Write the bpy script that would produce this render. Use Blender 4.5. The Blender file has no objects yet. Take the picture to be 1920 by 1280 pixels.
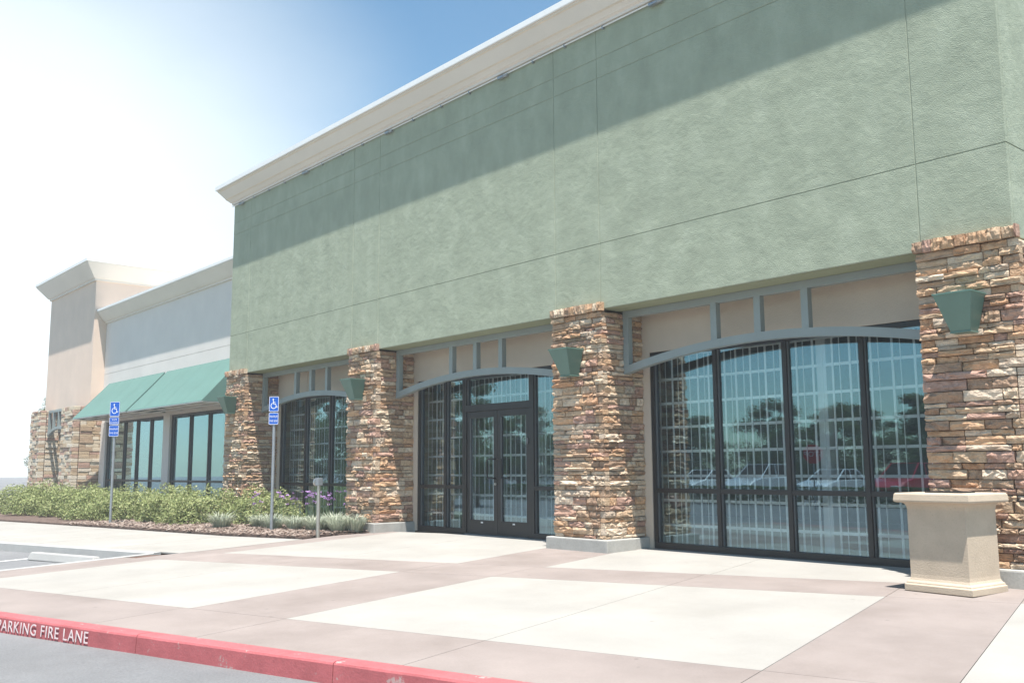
import bpy, bmesh, math, random
from mathutils import Vector, Matrix, noise
random.seed(11)
scene = bpy.context.scene
COL = scene.collection
rad = math.radians

# ------------------------------------------------------------------ camera
cam_d = bpy.data.cameras.new('camera'); cam = bpy.data.objects.new('camera', cam_d); COL.objects.link(cam)
r0 = Vector((0.65396274, 0.75650495, -0.0057437))      # image right, in world axes
r1 = Vector((-0.10421213, 0.08256144, -0.99112231))    # image down
r2 = Vector((-0.74931473, 0.64875563, 0.1328291))      # view direction
M = Matrix(((r0.x, -r1.x, -r2.x, 0), (r0.y, -r1.y, -r2.y, -10), (r0.z, -r1.z, -r2.z, 1.2), (0, 0, 0, 1)))
cam.matrix_world = M
cam_d.sensor_width = 36; cam_d.sensor_fit = 'HORIZONTAL'; cam_d.lens = 33.3; cam_d.clip_end = 2000
scene.camera = cam

# ------------------------------------------------------------------ light
SUN = Vector((1.4, -1.0, 5.5)).normalized()           # towards the sun
world = bpy.data.worlds.new('World'); scene.world = world; world.use_nodes = True
wn, wl = world.node_tree.nodes, world.node_tree.links
bg = wn['Background']; bg.inputs['Strength'].default_value = 0.08
sky = wn.new('ShaderNodeTexSky'); sky.sky_type = 'NISHITA'; sky.sun_disc = False
sky.sun_elevation = math.asin(SUN.z); sky.sun_rotation = math.atan2(SUN.x, SUN.y)
sky.air_density = 1.0; sky.dust_density = 0.3; sky.ozone_density = 1.0
# white veil added to the western sky colour, standing in for a fade to white
wt = wn.new('ShaderNodeTexCoord'); nm = wn.new('ShaderNodeVectorMath'); nm.operation = 'NORMALIZE'; wl.new(wt.outputs['Generated'], nm.inputs[0])
dt = wn.new('ShaderNodeVectorMath'); dt.operation = 'DOT_PRODUCT'; dt.inputs[1].default_value = (-0.985, 0.12, 0.12); wl.new(nm.outputs[0], dt.inputs[0])
wmap = wn.new('ShaderNodeMapping'); wmap.inputs['Scale'].default_value = (1, 1, 2.4); wl.new(nm.outputs[0], wmap.inputs['Vector'])
wno = wn.new('ShaderNodeTexNoise'); wno.inputs['Scale'].default_value = 2.6; wno.inputs['Detail'].default_value = 5; wl.new(wmap.outputs[0], wno.inputs['Vector'])
wma = wn.new('ShaderNodeMath'); wma.operation = 'MULTIPLY_ADD'; wma.inputs[1].default_value = 0.04; wl.new(wno.outputs['Fac'], wma.inputs[0]); wl.new(dt.outputs['Value'], wma.inputs[2])
wmr = wn.new('ShaderNodeMapRange'); wmr.interpolation_type = 'SMOOTHSTEP'; wmr.inputs['From Min'].default_value = 0.86; wmr.inputs['From Max'].default_value = 1.015; wmr.inputs['To Max'].default_value = 0.95; wl.new(wma.outputs[0], wmr.inputs['Value'])
wmx = wn.new('ShaderNodeMix'); wmx.data_type = 'RGBA'; wmx.inputs[7].default_value = (7.2, 7.8, 8.0, 1)
wl.new(wmr.outputs[0], wmx.inputs[0]); wti = wn.new('ShaderNodeMix'); wti.data_type = 'RGBA'; wti.blend_type = 'MULTIPLY'; wti.inputs[0].default_value = 1; wti.inputs[7].default_value = (0.98, 1.24, 1.20, 1)
wl.new(sky.outputs['Color'], wti.inputs[6]); wl.new(wti.outputs[2], wmx.inputs[6]); wl.new(wmx.outputs[2], bg.inputs['Color'])
sl = bpy.data.lights.new('sun', 'SUN'); so = bpy.data.objects.new('sun', sl); COL.objects.link(so)
sl.energy = 5.0; sl.angle = rad(0.53); sl.color = (1.0, 0.965, 0.915)
so.rotation_euler = SUN.to_track_quat('Z', 'Y').to_euler(); so.location = (20, -20, 60)
vs = scene.view_settings
vs.view_transform = 'Standard'; vs.look = 'None'; vs.gamma = 1; vs.use_curve_mapping = False; vs.exposure = 1.0
HAZE = 0.002

# ------------------------------------------------------------------ materials
def nt(name):
    m = bpy.data.materials.new(name); m.use_nodes = True
    t = m.node_tree; return m, t.nodes, t.links, t.nodes['Principled BSDF']
def ramp(n, stops, interp='LINEAR'):
    r = n.new('ShaderNodeValToRGB'); r.color_ramp.interpolation = interp
    e = r.color_ramp.elements
    while len(e) < len(stops): e.new(0.5)
    for i, (p, c) in enumerate(stops):
        e[i].position = p; e[i].color = (c[0], c[1], c[2], 1)
    return r
def sc(c, k): return tuple(min(1, x * k) for x in c)
def surf(name, col, rough=0.85, var=0.12, s_big=0.6, s_fine=40, bump=0.3, dist=0.01, lump=0.0, s_lump=3.0, spec=0.25, metal=0.0, tint=None, obj_var=0.0, coord='Object', speck=0.0, stretch=None, wear=0.0, chip=None):
    """mottled, bumpy procedural surface: big blotches, fine grain, optional lumps"""
    m, n, l, b = nt(name)
    tc = n.new('ShaderNodeTexCoord'); co = tc.outputs[coord]
    if stretch:
        mp = n.new('ShaderNodeMapping'); mp.inputs['Scale'].default_value = stretch; l.new(co, mp.inputs['Vector']); cob = mp.outputs['Vector']
    else: cob = co
    n1 = n.new('ShaderNodeTexNoise'); n1.inputs['Scale'].default_value = s_big; n1.inputs['Detail'].default_value = 6; n1.inputs['Roughness'].default_value = 0.6
    n2 = n.new('ShaderNodeTexNoise'); n2.inputs['Scale'].default_value = s_fine; n2.inputs['Detail'].default_value = 4
    l.new(cob, n1.inputs['Vector']); l.new(co, n2.inputs['Vector'])
    t2 = tint or sc(col, 1 + var)
    r = ramp(n, [(0.28, sc(col, 1 - var)), (0.5, col), (0.72, t2)])
    l.new(n1.outputs['Fac'], r.inputs['Fac'])
    out = r.outputs['Color']
    mx = n.new('ShaderNodeMix'); mx.data_type = 'RGBA'; mx.blend_type = 'MULTIPLY'; mx.inputs[0].default_value = 1
    r2_ = ramp(n, [(0.3, (1 - var * 0.9,) * 3), (0.7, (1.0,) * 3)])
    l.new(n2.outputs['Fac'], r2_.inputs['Fac']); l.new(out, mx.inputs[6]); l.new(r2_.outputs['Color'], mx.inputs[7]); out = mx.outputs[2]
    if speck:
        n3 = n.new('ShaderNodeTexVoronoi'); n3.inputs['Scale'].default_value = speck; l.new(co, n3.inputs['Vector'])
        r3 = ramp(n, [(0.0, (0.45,) * 3), (0.16, (1,) * 3)]); l.new(n3.outputs['Distance'], r3.inputs['Fac'])
        m3 = n.new('ShaderNodeMix'); m3.data_type = 'RGBA'; m3.blend_type = 'MULTIPLY'; m3.inputs[0].default_value = 0.7
        l.new(out, m3.inputs[6]); l.new(r3.outputs['Color'], m3.inputs[7]); out = m3.outputs[2]
    if wear:
        vg = n.new('ShaderNodeTexVoronoi'); vg.inputs['Scale'].default_value = 2.3; vg.inputs['Randomness'].default_value = 1; l.new(co, vg.inputs['Vector'])
        rg = ramp(n, [(0.035, (0.62,) * 3), (0.055, (1,) * 3)]); l.new(vg.outputs['Distance'], rg.inputs['Fac'])
        nd = n.new('ShaderNodeTexNoise'); nd.inputs['Scale'].default_value = 1.1; nd.inputs['Detail'].default_value = 4; l.new(co, nd.inputs['Vector'])
        va = n.new('ShaderNodeVectorMath'); va.operation = 'MULTIPLY_ADD'; va.inputs[1].default_value = (.9, .9, .9); l.new(nd.outputs['Color'], va.inputs[0]); l.new(co, va.inputs[2])
        vc = n.new('ShaderNodeTexVoronoi'); vc.feature = 'DISTANCE_TO_EDGE'; vc.inputs['Scale'].default_value = 0.33; l.new(va.outputs[0], vc.inputs['Vector'])
        rc = ramp(n, [(0.0, (0.72,) * 3), (0.0035, (1,) * 3)]); l.new(vc.outputs['Distance'], rc.inputs['Fac'])
        ns = n.new('ShaderNodeTexNoise'); ns.inputs['Scale'].default_value = 0.55; ns.inputs['Detail'].default_value = 7; ns.inputs['Roughness'].default_value = .65; l.new(co, ns.inputs['Vector'])
        rs = ramp(n, [(0.36, (0.90, 0.885, 0.87)), (0.52, (1,) * 3), (0.7, (1.04, 1.04, 1.04))]); l.new(ns.outputs['Fac'], rs.inputs['Fac'])
        for src in (rg, rs):
            mw = n.new('ShaderNodeMix'); mw.data_type = 'RGBA'; mw.blend_type = 'MULTIPLY'; mw.inputs[0].default_value = wear
            l.new(out, mw.inputs[6]); l.new(src.outputs['Color'], mw.inputs[7]); out = mw.outputs[2]
    if chip:
        nc = n.new('ShaderNodeTexNoise'); nc.inputs['Scale'].default_value = 7; nc.inputs['Detail'].default_value = 9; nc.inputs['Roughness'].default_value = .72; l.new(co, nc.inputs['Vector'])
        rc = ramp(n, [(0.61, (0,) * 3), (0.64, (1,) * 3)]); l.new(nc.outputs['Fac'], rc.inputs['Fac'])
        mc = n.new('ShaderNodeMix'); mc.data_type = 'RGBA'; l.new(rc.outputs['Color'], mc.inputs[0]); l.new(out, mc.inputs[6]); mc.inputs[7].default_value = (*chip, 1); out = mc.outputs[2]
    if obj_var:
        oi = n.new('ShaderNodeObjectInfo'); mr = n.new('ShaderNodeMapRange'); mr.inputs['To Min'].default_value = 1 - obj_var; mr.inputs['To Max'].default_value = 1 + obj_var
        l.new(oi.outputs['Random'], mr.inputs['Value'])
        hv = n.new('ShaderNodeHueSaturation'); l.new(mr.outputs[0], hv.inputs['Value']); l.new(out, hv.inputs['Color']); out = hv.outputs['Color']
    l.new(out, b.inputs['Base Color'])
    b.inputs['Roughness'].default_value = rough; b.inputs['Specular IOR Level'].default_value = spec; b.inputs['Metallic'].default_value = metal
    nrm = None
    if lump:
        n4 = n.new('ShaderNodeTexNoise'); n4.inputs['Scale'].default_value = s_lump; n4.inputs['Detail'].default_value = 3; n4.inputs['Distortion'].default_value = 0.15; n4.inputs['Roughness'].default_value = 0.65; l.new(co, n4.inputs['Vector'])
        b4 = n.new('ShaderNodeBump'); b4.inputs['Strength'].default_value = 1; b4.inputs['Distance'].default_value = lump; l.new(n4.outputs['Fac'], b4.inputs['Height']); nrm = b4.outputs['Normal']
    if bump:
        bp = n.new('ShaderNodeBump'); bp.inputs['Strength'].default_value = bump; bp.inputs['Distance'].default_value = dist
        l.new(n2.outputs['Fac'], bp.inputs['Height'])
        if nrm: l.new(nrm, bp.inputs['Normal'])
        nrm = bp.outputs['Normal']
    if nrm: l.new(nrm, b.inputs['Normal'])
    return m
MT = {}
MT['green'] = surf('green_stucco', (0.34, 0.374, 0.278), 0.92, 0.11, 2.6, 75, 0.75, 0.010, lump=0.022, s_lump=2.4, tint=(0.395, 0.43, 0.325), stretch=(1, 1, 0.6))
MT['groove'] = surf('green_joint', (0.34, 0.37, 0.28), 0.9, 0.1, 2, 60, 0.3)
MT['beige'] = surf('beige_stucco', (0.56, 0.475, 0.39), 0.92, 0.08, 1.0, 70, 0.6, 0.008, lump=0.01, s_lump=3)
MT['beige_store'] = surf('pale_beige_stucco', (0.70, 0.65, 0.60), 0.92, 0.05, 1.0, 60, 0.5, 0.008)
MT['peach'] = surf('peach_stucco', (0.74, 0.58, 0.47), 0.92, 0.06, 1.0, 60, 0.5, 0.008)
MT['cream'] = surf('cream_stucco', (0.72, 0.655, 0.58), 0.9, 0.05, 0.8, 70, 0.4, 0.006)
MT['coping'] = surf('white_coping', (0.78, 0.77, 0.75), 0.5, 0.03, 1.5, 30, 0.05, 0.002)
MT['sealant'] = surf('ochre_sealant', (0.72, 0.60, 0.47), 0.8, 0.1, 3, 40, 0.1)
MT['soffit'] = surf('soffit_stucco', (0.30, 0.33, 0.22), 0.9, 0.08, 1, 60, 0.5, 0.006)
MT['steel'] = surf('grey_green_painted_steel', (0.25, 0.285, 0.277), 0.42, 0.06, 2.5, 120, 0.05, 0.001, spec=0.4)
MT['lamp_green'] = surf('green_painted_metal', (0.105, 0.19, 0.155), 0.38, 0.07, 4, 90, 0.04, 0.001, spec=0.45, stretch=(1, 1, .4))
MT['bronze'] = surf('dark_bronze_aluminium', (0.014, 0.0135, 0.0135), 0.45, 0.12, 3, 100, 0.03, 0.001, spec=0.5)
MT['bead'] = surf('glazing_bead', (0.10, 0.105, 0.11), 0.4, 0.1, 3, 100, 0.03, 0.001, spec=0.5)
MT['mortar'] = surf('dark_mortar', (0.06, 0.05, 0.045), 0.95, 0.2, 8, 60, 0.4)
MT['base'] = surf('cast_concrete', (0.40, 0.39, 0.36), 0.88, 0.14, 3, 45, 0.35, 0.006, speck=22)
MT['pale_slab'] = surf('pale_broom_concrete', (0.328, 0.310, 0.281), 0.88, 0.09, 0.9, 75, 0.35, 0.004, obj_var=0.025, wear=0.55)
MT['taupe_slab'] = surf('taupe_tinted_concrete', (0.264, 0.222, 0.201), 0.86, 0.11, 1.1, 75, 0.35, 0.004, obj_var=0.035, wear=0.7)
MT['joint'] = surf('joint_filler', (0.14, 0.085, 0.065), 0.95, 0.2, 4, 60, 0.3)
MT['asphalt'] = surf('worn_asphalt', (0.19, 0.19, 0.192), 0.9, 0.22, 0.5, 55, 0.7, 0.008, wear=0.7)
MT['red_kerb'] = surf('red_kerb_paint', (0.42, 0.115, 0.12), 0.75, 0.16, 4, 70, 0.4, 0.004, lump=0.002, s_lump=20, chip=(0.40, 0.27, 0.25), obj_var=0.04)
MT['kerb_grey'] = surf('grey_kerb_concrete', (0.40, 0.39, 0.37), 0.88, 0.08, 3, 60, 0.3, 0.004)
MT['white_paint'] = surf('white_paint', (0.70, 0.58, 0.57), 0.6, 0.06, 12, 80, 0.1, 0.002, chip=(0.5, 0.25, 0.25))
MT['lot_paint'] = surf('lot_line_paint', (0.74, 0.74, 0.72), 0.6, 0.06, 12, 80, 0.1, 0.002, chip=(0.3, 0.3, 0.3))
MT['planter'] = surf('sandblasted_concrete', (0.50, 0.405, 0.305), 0.9, 0.09, 4, 75, 0.5, 0.006, speck=30)
MT['black'] = surf('matte_black', (0.015, 0.015, 0.015), 0.8, 0.2)
MT['slat'] = surf('white_slat', (0.58, 0.59, 0.59), 0.5, 0.04, 3, 60, 0.02)
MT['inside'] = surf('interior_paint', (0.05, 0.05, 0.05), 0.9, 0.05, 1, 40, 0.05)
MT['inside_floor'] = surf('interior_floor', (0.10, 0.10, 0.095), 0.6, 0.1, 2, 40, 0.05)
MT['awning'] = surf('green_awning_cloth', (0.105, 0.195, 0.17), 0.8, 0.06, 1.5, 200, 0.15, 0.002)
MT['galv'] = surf('galvanised_steel', (0.36, 0.38, 0.40), 0.45, 0.12, 8, 90, 0.05, 0.001, metal=0.6, spec=0.5)
MT['brushed'] = surf('brushed_steel', (0.50, 0.48, 0.44), 0.35, 0.1, 6, 90, 0.05, 0.001, metal=0.85, spec=0.5)
MT['blue'] = surf('blue_sign_sheet', (0.012, 0.10, 0.46), 0.45, 0.04, 4, 90, 0.02)
MT['white'] = surf('white_sign_sheet', (0.78, 0.78, 0.78), 0.45, 0.02, 4, 90, 0.02)
MT['signred'] = surf('red_sign_sheet', (0.50, 0.02, 0.03), 0.45, 0.04, 4, 90, 0.02)
MT['mulch'] = surf('bark_mulch', (0.15, 0.105, 0.085), 0.95, 0.4, 6, 45, 0.9, 0.02)
MT['bark'] = surf('tree_bark', (0.10, 0.075, 0.055), 0.95, 0.25, 5, 30, 0.8, 0.02)
MT['rubber'] = surf('tyre_rubber', (0.02, 0.02, 0.02), 0.85, 0.2)
def leaf_mat(name, c1, c2, c3, trans=0.25):
    m, n, l, b = nt(name)
    g = n.new('ShaderNodeNewGeometry'); r = ramp(n, [(0.0, c1), (0.5, c2), (1.0, c3)])
    l.new(g.outputs['Random Per Island'], r.inputs['Fac']); l.new(r.outputs['Color'], b.inputs['Base Color'])
    b.inputs['Roughness'].default_value = 0.55; b.inputs['Specular IOR Level'].default_value = 0.3
    tr = n.new('ShaderNodeBsdfTranslucent'); l.new(r.outputs['Color'], tr.inputs['Color'])
    mx = n.new('ShaderNodeMixShader'); mx.inputs[0].default_value = trans
    l.new(b.outputs[0], mx.inputs[1]); l.new(tr.outputs[0], mx.inputs[2]); l.new(mx.outputs[0], n['Material Output'].inputs['Surface'])
    return m
MT['shrub_leaf'] = leaf_mat('shrub_leaf', (0.15, 0.19, 0.065), (0.27, 0.31, 0.12), (0.42, 0.43, 0.21))
MT['tree_leaf'] = leaf_mat('tree_leaf', (0.045, 0.08, 0.022), (0.08, 0.12, 0.035), (0.13, 0.18, 0.055))
MT['hedge_leaf'] = leaf_mat('hedge_leaf', (0.04, 0.08, 0.02), (0.07, 0.12, 0.03), (0.10, 0.16, 0.04))
MT['blade'] = leaf_mat('fescue_blade', (0.30, 0.35, 0.26), (0.45, 0.48, 0.37), (0.56, 0.57, 0.46))
MT['chip'] = leaf_mat('bark_chip', (0.10, 0.065, 0.05), (0.21, 0.15, 0.12), (0.38, 0.31, 0.26), 0.0)
MT['stem'] = leaf_mat('flower_stem', (0.12, 0.19, 0.09), (0.16, 0.24, 0.12), (0.20, 0.27, 0.14))
MT['petal'] = leaf_mat('lilac_petal', (0.36, 0.19, 0.46), (0.45, 0.26, 0.54), (0.55, 0.36, 0.62))
def stone_mat():
    m, n, l, b = nt('ledge_stone')
    oi = n.new('ShaderNodeObjectInfo'); tc = n.new('ShaderNodeTexCoord')
    r = ramp(n, [(0.0, (0.592, 0.426, 0.283)), (0.13, (0.476, 0.329, 0.222)), (0.26, (0.690, 0.544, 0.396)), (0.38, (0.529, 0.332, 0.246)), (0.46, (0.739, 0.597, 0.455)), (0.57, (0.385, 0.258, 0.178)),
                 (0.67, (0.619, 0.401, 0.247)), (0.77, (0.485, 0.310, 0.242)), (0.86, (0.542, 0.435, 0.333)), (0.94, (0.559, 0.333, 0.199))], 'CONSTANT')
    l.new(oi.outputs['Random'], r.inputs['Fac'])
    mp = n.new('ShaderNodeMapping'); l.new(tc.outputs['Object'], mp.inputs['Vector'])
    mul = n.new('ShaderNodeVectorMath'); mul.operation = 'SCALE'; cx = n.new('ShaderNodeCombineXYZ')
    for i in range(3): l.new(oi.outputs['Random'], cx.inputs[i])
    l.new(cx.outputs[0], mul.inputs[0]); mul.inputs['Scale'].default_value = 37; l.new(mul.outputs[0], mp.inputs['Location'])
    mp.inputs['Scale'].default_value = (1.6, 0.6, 0.6)
    n1 = n.new('ShaderNodeTexNoise'); n1.inputs['Scale'].default_value = 2.2; n1.inputs['Detail'].default_value = 5; l.new(mp.outputs['Vector'], n1.inputs['Vector'])
    n2 = n.new('ShaderNodeTexNoise'); n2.inputs['Scale'].default_value = 9; n2.inputs['Detail'].default_value = 5; l.new(mp.outputs['Vector'], n2.inputs['Vector'])
    r1_ = ramp(n, [(0.3, (0.72, 0.66, 0.62)), (0.55, (1, 1, 1)), (0.75, (1.0, 0.96, 0.9))]); l.new(n1.outputs['Fac'], r1_.inputs['Fac'])
    mx = n.new('ShaderNodeMix'); mx.data_type = 'RGBA'; mx.blend_type = 'MULTIPLY'; mx.inputs[0].default_value = 1
    l.new(r.outputs['Color'], mx.inputs[6]); l.new(r1_.outputs['Color'], mx.inputs[7])
    r2_ = ramp(n, [(0.35, (0.8, 0.8, 0.8)), (0.65, (1, 1, 1))]); l.new(n2.outputs['Fac'], r2_.inputs['Fac'])
    m2 = n.new('ShaderNodeMix'); m2.data_type = 'RGBA'; m2.blend_type = 'MULTIPLY'; m2.inputs[0].default_value = 1
    l.new(mx.outputs[2], m2.inputs[6]); l.new(r2_.outputs['Color'], m2.inputs[7])
    l.new(m2.outputs[2], b.inputs['Base Color']); b.inputs['Roughness'].default_value = 0.9; b.inputs['Specular IOR Level'].default_value = 0.2
    bp = n.new('ShaderNodeBump'); bp.inputs['Strength'].default_value = 0.8; bp.inputs['Distance'].default_value = 0.02
    l.new(n2.outputs['Fac'], bp.inputs['Height']); l.new(bp.outputs['Normal'], b.inputs['Normal'])
    return m
MT['stone'] = stone_mat()
def stone_joined_mat():
    m, n, l, b = nt('ledge_stone_far')
    g = n.new('ShaderNodeNewGeometry')
    r = ramp(n, [(0.0, (0.52, 0.39, 0.255)), (0.2, (0.42, 0.30, 0.20)), (0.4, (0.60, 0.50, 0.37)), (0.6, (0.47, 0.30, 0.225)), (0.8, (0.64, 0.55, 0.43))], 'CONSTANT')
    l.new(g.outputs['Random Per Island'], r.inputs['Fac']); l.new(r.outputs['Color'], b.inputs['Base Color']); b.inputs['Roughness'].default_value = 0.9
    tc = n.new('ShaderNodeTexCoord'); n2 = n.new('ShaderNodeTexNoise'); n2.inputs['Scale'].default_value = 30; l.new(tc.outputs['Object'], n2.inputs['Vector'])
    bp = n.new('ShaderNodeBump'); bp.inputs['Distance'].default_value = 0.02; l.new(n2.outputs['Fac'], bp.inputs['Height']); l.new(bp.outputs['Normal'], b.inputs['Normal'])
    return m
MT['stone_far'] = stone_joined_mat()
def glass_mat(name, tint, boost=0.10, ior=1.62):
    m, n, l, b = nt(name); n.remove(b)
    tr = n.new('ShaderNodeBsdfTransparent'); tr.inputs['Color'].default_value = (*tint, 1)
    gl = n.new('ShaderNodeBsdfGlossy'); gl.inputs['Roughness'].default_value = 0.0; gl.inputs['Color'].default_value = (0.62, 0.88, 1.0, 1)
    lw = n.new('ShaderNodeLayerWeight'); fr = n.new('ShaderNodeMath'); fr.operation = 'POWER'; fr.inputs[1].default_value = 4.0; l.new(lw.outputs['Facing'], fr.inputs[0])
    ad = n.new('ShaderNodeMath'); ad.operation = 'ADD'; ad.use_clamp = True; ad.inputs[1].default_value = boost; l.new(fr.outputs[0], ad.inputs[0])
    mx = n.new('ShaderNodeMixShader'); l.new(ad.outputs[0], mx.inputs[0]); l.new(tr.outputs[0], mx.inputs[1]); l.new(gl.outputs[0], mx.inputs[2])
    l.new(mx.outputs[0], n['Material Output'].inputs['Surface']); return m
MT['glass'] = glass_mat('tinted_store_glass', (0.95, 0.98, 0.98), 0.14)
MT['teal_glass'] = glass_mat('teal_store_glass', (0.35, 0.48, 0.48), 0.30)
MT['car_glass'] = glass_mat('car_glass', (0.12, 0.13, 0.14), 0.05)
def paint(name, col):
    m, n, l, b = nt(name); b.inputs['Base Color'].default_value = (*col, 1); b.inputs['Roughness'].default_value = 0.28; b.inputs['Coat Weight'].default_value = 0.8
    tc = n.new('ShaderNodeTexCoord'); n1 = n.new('ShaderNodeTexNoise'); n1.inputs['Scale'].default_value = 3; l.new(tc.outputs['Object'], n1.inputs['Vector'])
    r = ramp(n, [(0.3, sc(col, 0.9)), (0.7, col)]); l.new(n1.outputs['Fac'], r.inputs['Fac']); l.new(r.outputs['Color'], b.inputs['Base Color']); return m

# ------------------------------------------------------------------ mesh helpers
class MB:
    def __init__(s): s.v = []; s.f = []
    def add(s, vs, fs):
        o = len(s.v); s.v += [tuple(p) for p in vs]; s.f += [tuple(i + o for i in f) for f in fs]; return s
    def box(s, x0, x1, y0, y1, z0, z1):
        return s.add([(x0, y0, z0), (x1, y0, z0), (x1, y1, z0), (x0, y1, z0), (x0, y0, z1), (x1, y0, z1), (x1, y1, z1), (x0, y1, z1)],
                     [(0, 3, 2, 1), (4, 5, 6, 7), (0, 1, 5, 4), (1, 2, 6, 5), (2, 3, 7, 6), (3, 0, 4, 7)])
    def tube(s, a, b, r, n=8, r2=None):
        a, b = Vector(a), Vector(b); r2 = r if r2 is None else r2
        q = (b - a).to_track_quat('Z', 'Y'); vs = []
        for p, rr in ((a, r), (b, r2)):
            for i in range(n):
                t = 2 * math.pi * i / n; vs.append(p + q @ Vector((rr * math.cos(t), rr * math.sin(t), 0)))
        return s.add(vs, [(i, (i + 1) % n, n + (i + 1) % n, n + i) for i in range(n)] + [tuple(range(n - 1, -1, -1)), tuple(range(n, 2 * n))])
    def prism(s, poly, axis, a, b):
        """extrude polygon [(p,q)...] along axis; axis 0: (a,p,q), 1: (p,a,q), 2: (p,q,a)"""
        n = len(poly)
        def pt(p, t): return (t, p[0], p[1]) if axis == 0 else (p[0], t, p[1]) if axis == 1 else (p[0], p[1], t)
        vs = [pt(p, a) for p in poly] + [pt(p, b) for p in poly]
        return s.add(vs, [(i, (i + 1) % n, n + (i + 1) % n, n + i) for i in range(n)] + [tuple(range(n - 1, -1, -1)), tuple(range(n, 2 * n))])
    def mesh(s, name):
        me = bpy.data.meshes.new(name); me.from_pydata(s.v, [], s.f); me.update()
        bm = bmesh.new(); bm.from_mesh(me); bmesh.ops.recalc_face_normals(bm, faces=bm.faces[:]); bm.to_mesh(me); bm.free()
        return me
    def build(s, name, mat, parent=None, bevel=0, smooth=False, seg=2):
        me = s.mesh(name)
        if bevel:
            bm = bmesh.new(); bm.from_mesh(me)
            es = [e for e in bm.edges if len(e.link_faces) == 2 and e.calc_face_angle() > 0.5]
            bmesh.ops.bevel(bm, geom=es, offset=bevel, segments=seg, affect='EDGES', profile=0.6, clamp_overlap=True); bm.to_mesh(me); bm.free()
        if smooth:
            for p in me.polygons: p.use_smooth = True
        return link(name, me, mat, parent)
def link(name, me, mat, parent=None):
    if mat and not me.materials: me.materials.append(mat if not isinstance(mat, str) else MT[mat])
    o = bpy.data.objects.new(name, me); COL.objects.link(o)
    if parent: o.parent = parent
    return o
def mat_(m): return MT[m] if isinstance(m, str) else m
_b = MB.build
def build(s, name, mat, parent=None, **k): return _b(s, name, mat_(mat), parent, **k)
MB.build = build
def box(name, mat, parent, x0, x1, y0, y1, z0, z1, bevel=0, seg=2): return MB().box(x0, x1, y0, y1, z0, z1).build(name, mat, parent, bevel=bevel, seg=seg)
def tag(o, label=None, cat=None, group=None, kind=None):
    if label: o['label'] = label
    if cat: o['category'] = cat
    if group: o['group'] = group
    if kind: o['kind'] = kind
    return o
def thing(name, label, cat, group=None):
    o = bpy.data.objects.new(name, None); COL.objects.link(o); o.empty_display_size = 0.2
    return tag(o, label, cat, group)
def copy_tree(o, parent=None):
    c = o.copy(); COL.objects.link(c)
    if parent: c.parent = parent
    for ch in o.children: copy_tree(ch, c)
    return c

# ------------------------------------------------------------------ ground, in the paving's own turned frame
A = rad(15.6); CA, SA = math.cos(A), math.sin(A); OX, OY = -3.69, -4.72
def R(u, v): return (OX + u * CA - v * SA, OY + u * SA + v * CA)
def gz(y): return 0.015 + 0.02 * y                      # top of the paving
def az(y): return gz(max(-12, min(2, y))) - 0.15        # asphalt

m = MB(); ys = [-120, -60, -30, -20, -12, -9, -6, -3, 0, 2, 12, 60]; xs = [-230, -160, -110, -70, -40, -20, -5, 10, 30, 90]
for y in ys:
    for x in xs: m.v.append((x, y, az(y)))
for j in range(len(ys) - 1):
    for i in range(len(xs) - 1):
        a = j * len(xs) + i; m.f.append((a, a + 1, a + 1 + len(xs), a + len(xs)))
tag(m.build('asphalt', 'asphalt'), kind='structure')

def clip(poly, f):
    out = []
    for i in range(len(poly)):
        p, q = poly[i], poly[(i + 1) % len(poly)]; a, b = f(p), f(q)
        if a >= 0: out.append(p)
        if a * b < 0: t = a / (a - b); out.append((p[0] + (q[0] - p[0]) * t, p[1] + (q[1] - p[1]) * t))
    return out
pave_base = MB()
pb = [R(-10.8, -1.0), R(7, -1.0), R(7, 8), R(-10.4, 8), R(-10.4, 3.5), R(-10.8, 3.2)]
pb = clip(pb, lambda p: 0.9 - p[1])
n_ = len(pb)
pave_base.add([(x, y, gz(y) - 0.012) for x, y in pb] + [(x, y, gz(y) - 0.3) for x, y in pb], [tuple(range(n_))] + [(i, (i + 1) % n_, n_ + (i + 1) % n_, n_ + i) for i in range(n_)])
pavement = tag(pave_base.build('pavement', 'joint'), kind='structure')
def slab(uv, mat, gap=0.0028, parent=None, dz=0.0):
    cx = sum(p[0] for p in uv) / len(uv); cy = sum(p[1] for p in uv) / len(uv)
    q = []
    for u, v in uv:
        du, dv = cx - u, cy - v
        q.append((u + math.copysign(gap, du), v + math.copysign(gap, dv)))
    P = [R(*p) for p in q]; P = clip(P, lambda p: 0.84 - p[1])
    if len(P) < 3: return None
    n = len(P); mb = MB()
    mb.add([(x, y, gz(y) + dz) for x, y in P] + [(x, y, gz(y) - 0.02) for x, y in P], [tuple(range(n)), tuple(range(2 * n - 1, n - 1, -1))] + [(i, (i + 1) % n, n + (i + 1) % n, n + i) for i in range(n)])
    return mb.build('slab', mat, parent or pavement)
v2 = lambda u: 3.49 + 0.067 * u
v3 = lambda u: 4.52 + 0.070 * u
def cell(u0, u1, f0, f1, mat): 
    g = lambda f, u: f(u) if callable(f) else f
    slab([(u0, g(f0, u0)), (u1, g(f0, u1)), (u1, g(f1, u1)), (u0, g(f1, u0))], mat)
K = -0.97
# band along the kerb
for u0, u1 in ((-10.75, -8.75), (-8.75, -5.7), (-5.7, -4.31), (-4.31, -2.15), (-2.15, 0), (0, 1.12), (1.12, 3.3), (3.3, 5.5), (5.5, 7)): cell(u0, u1, K, 0.0, 'taupe_slab')
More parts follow.
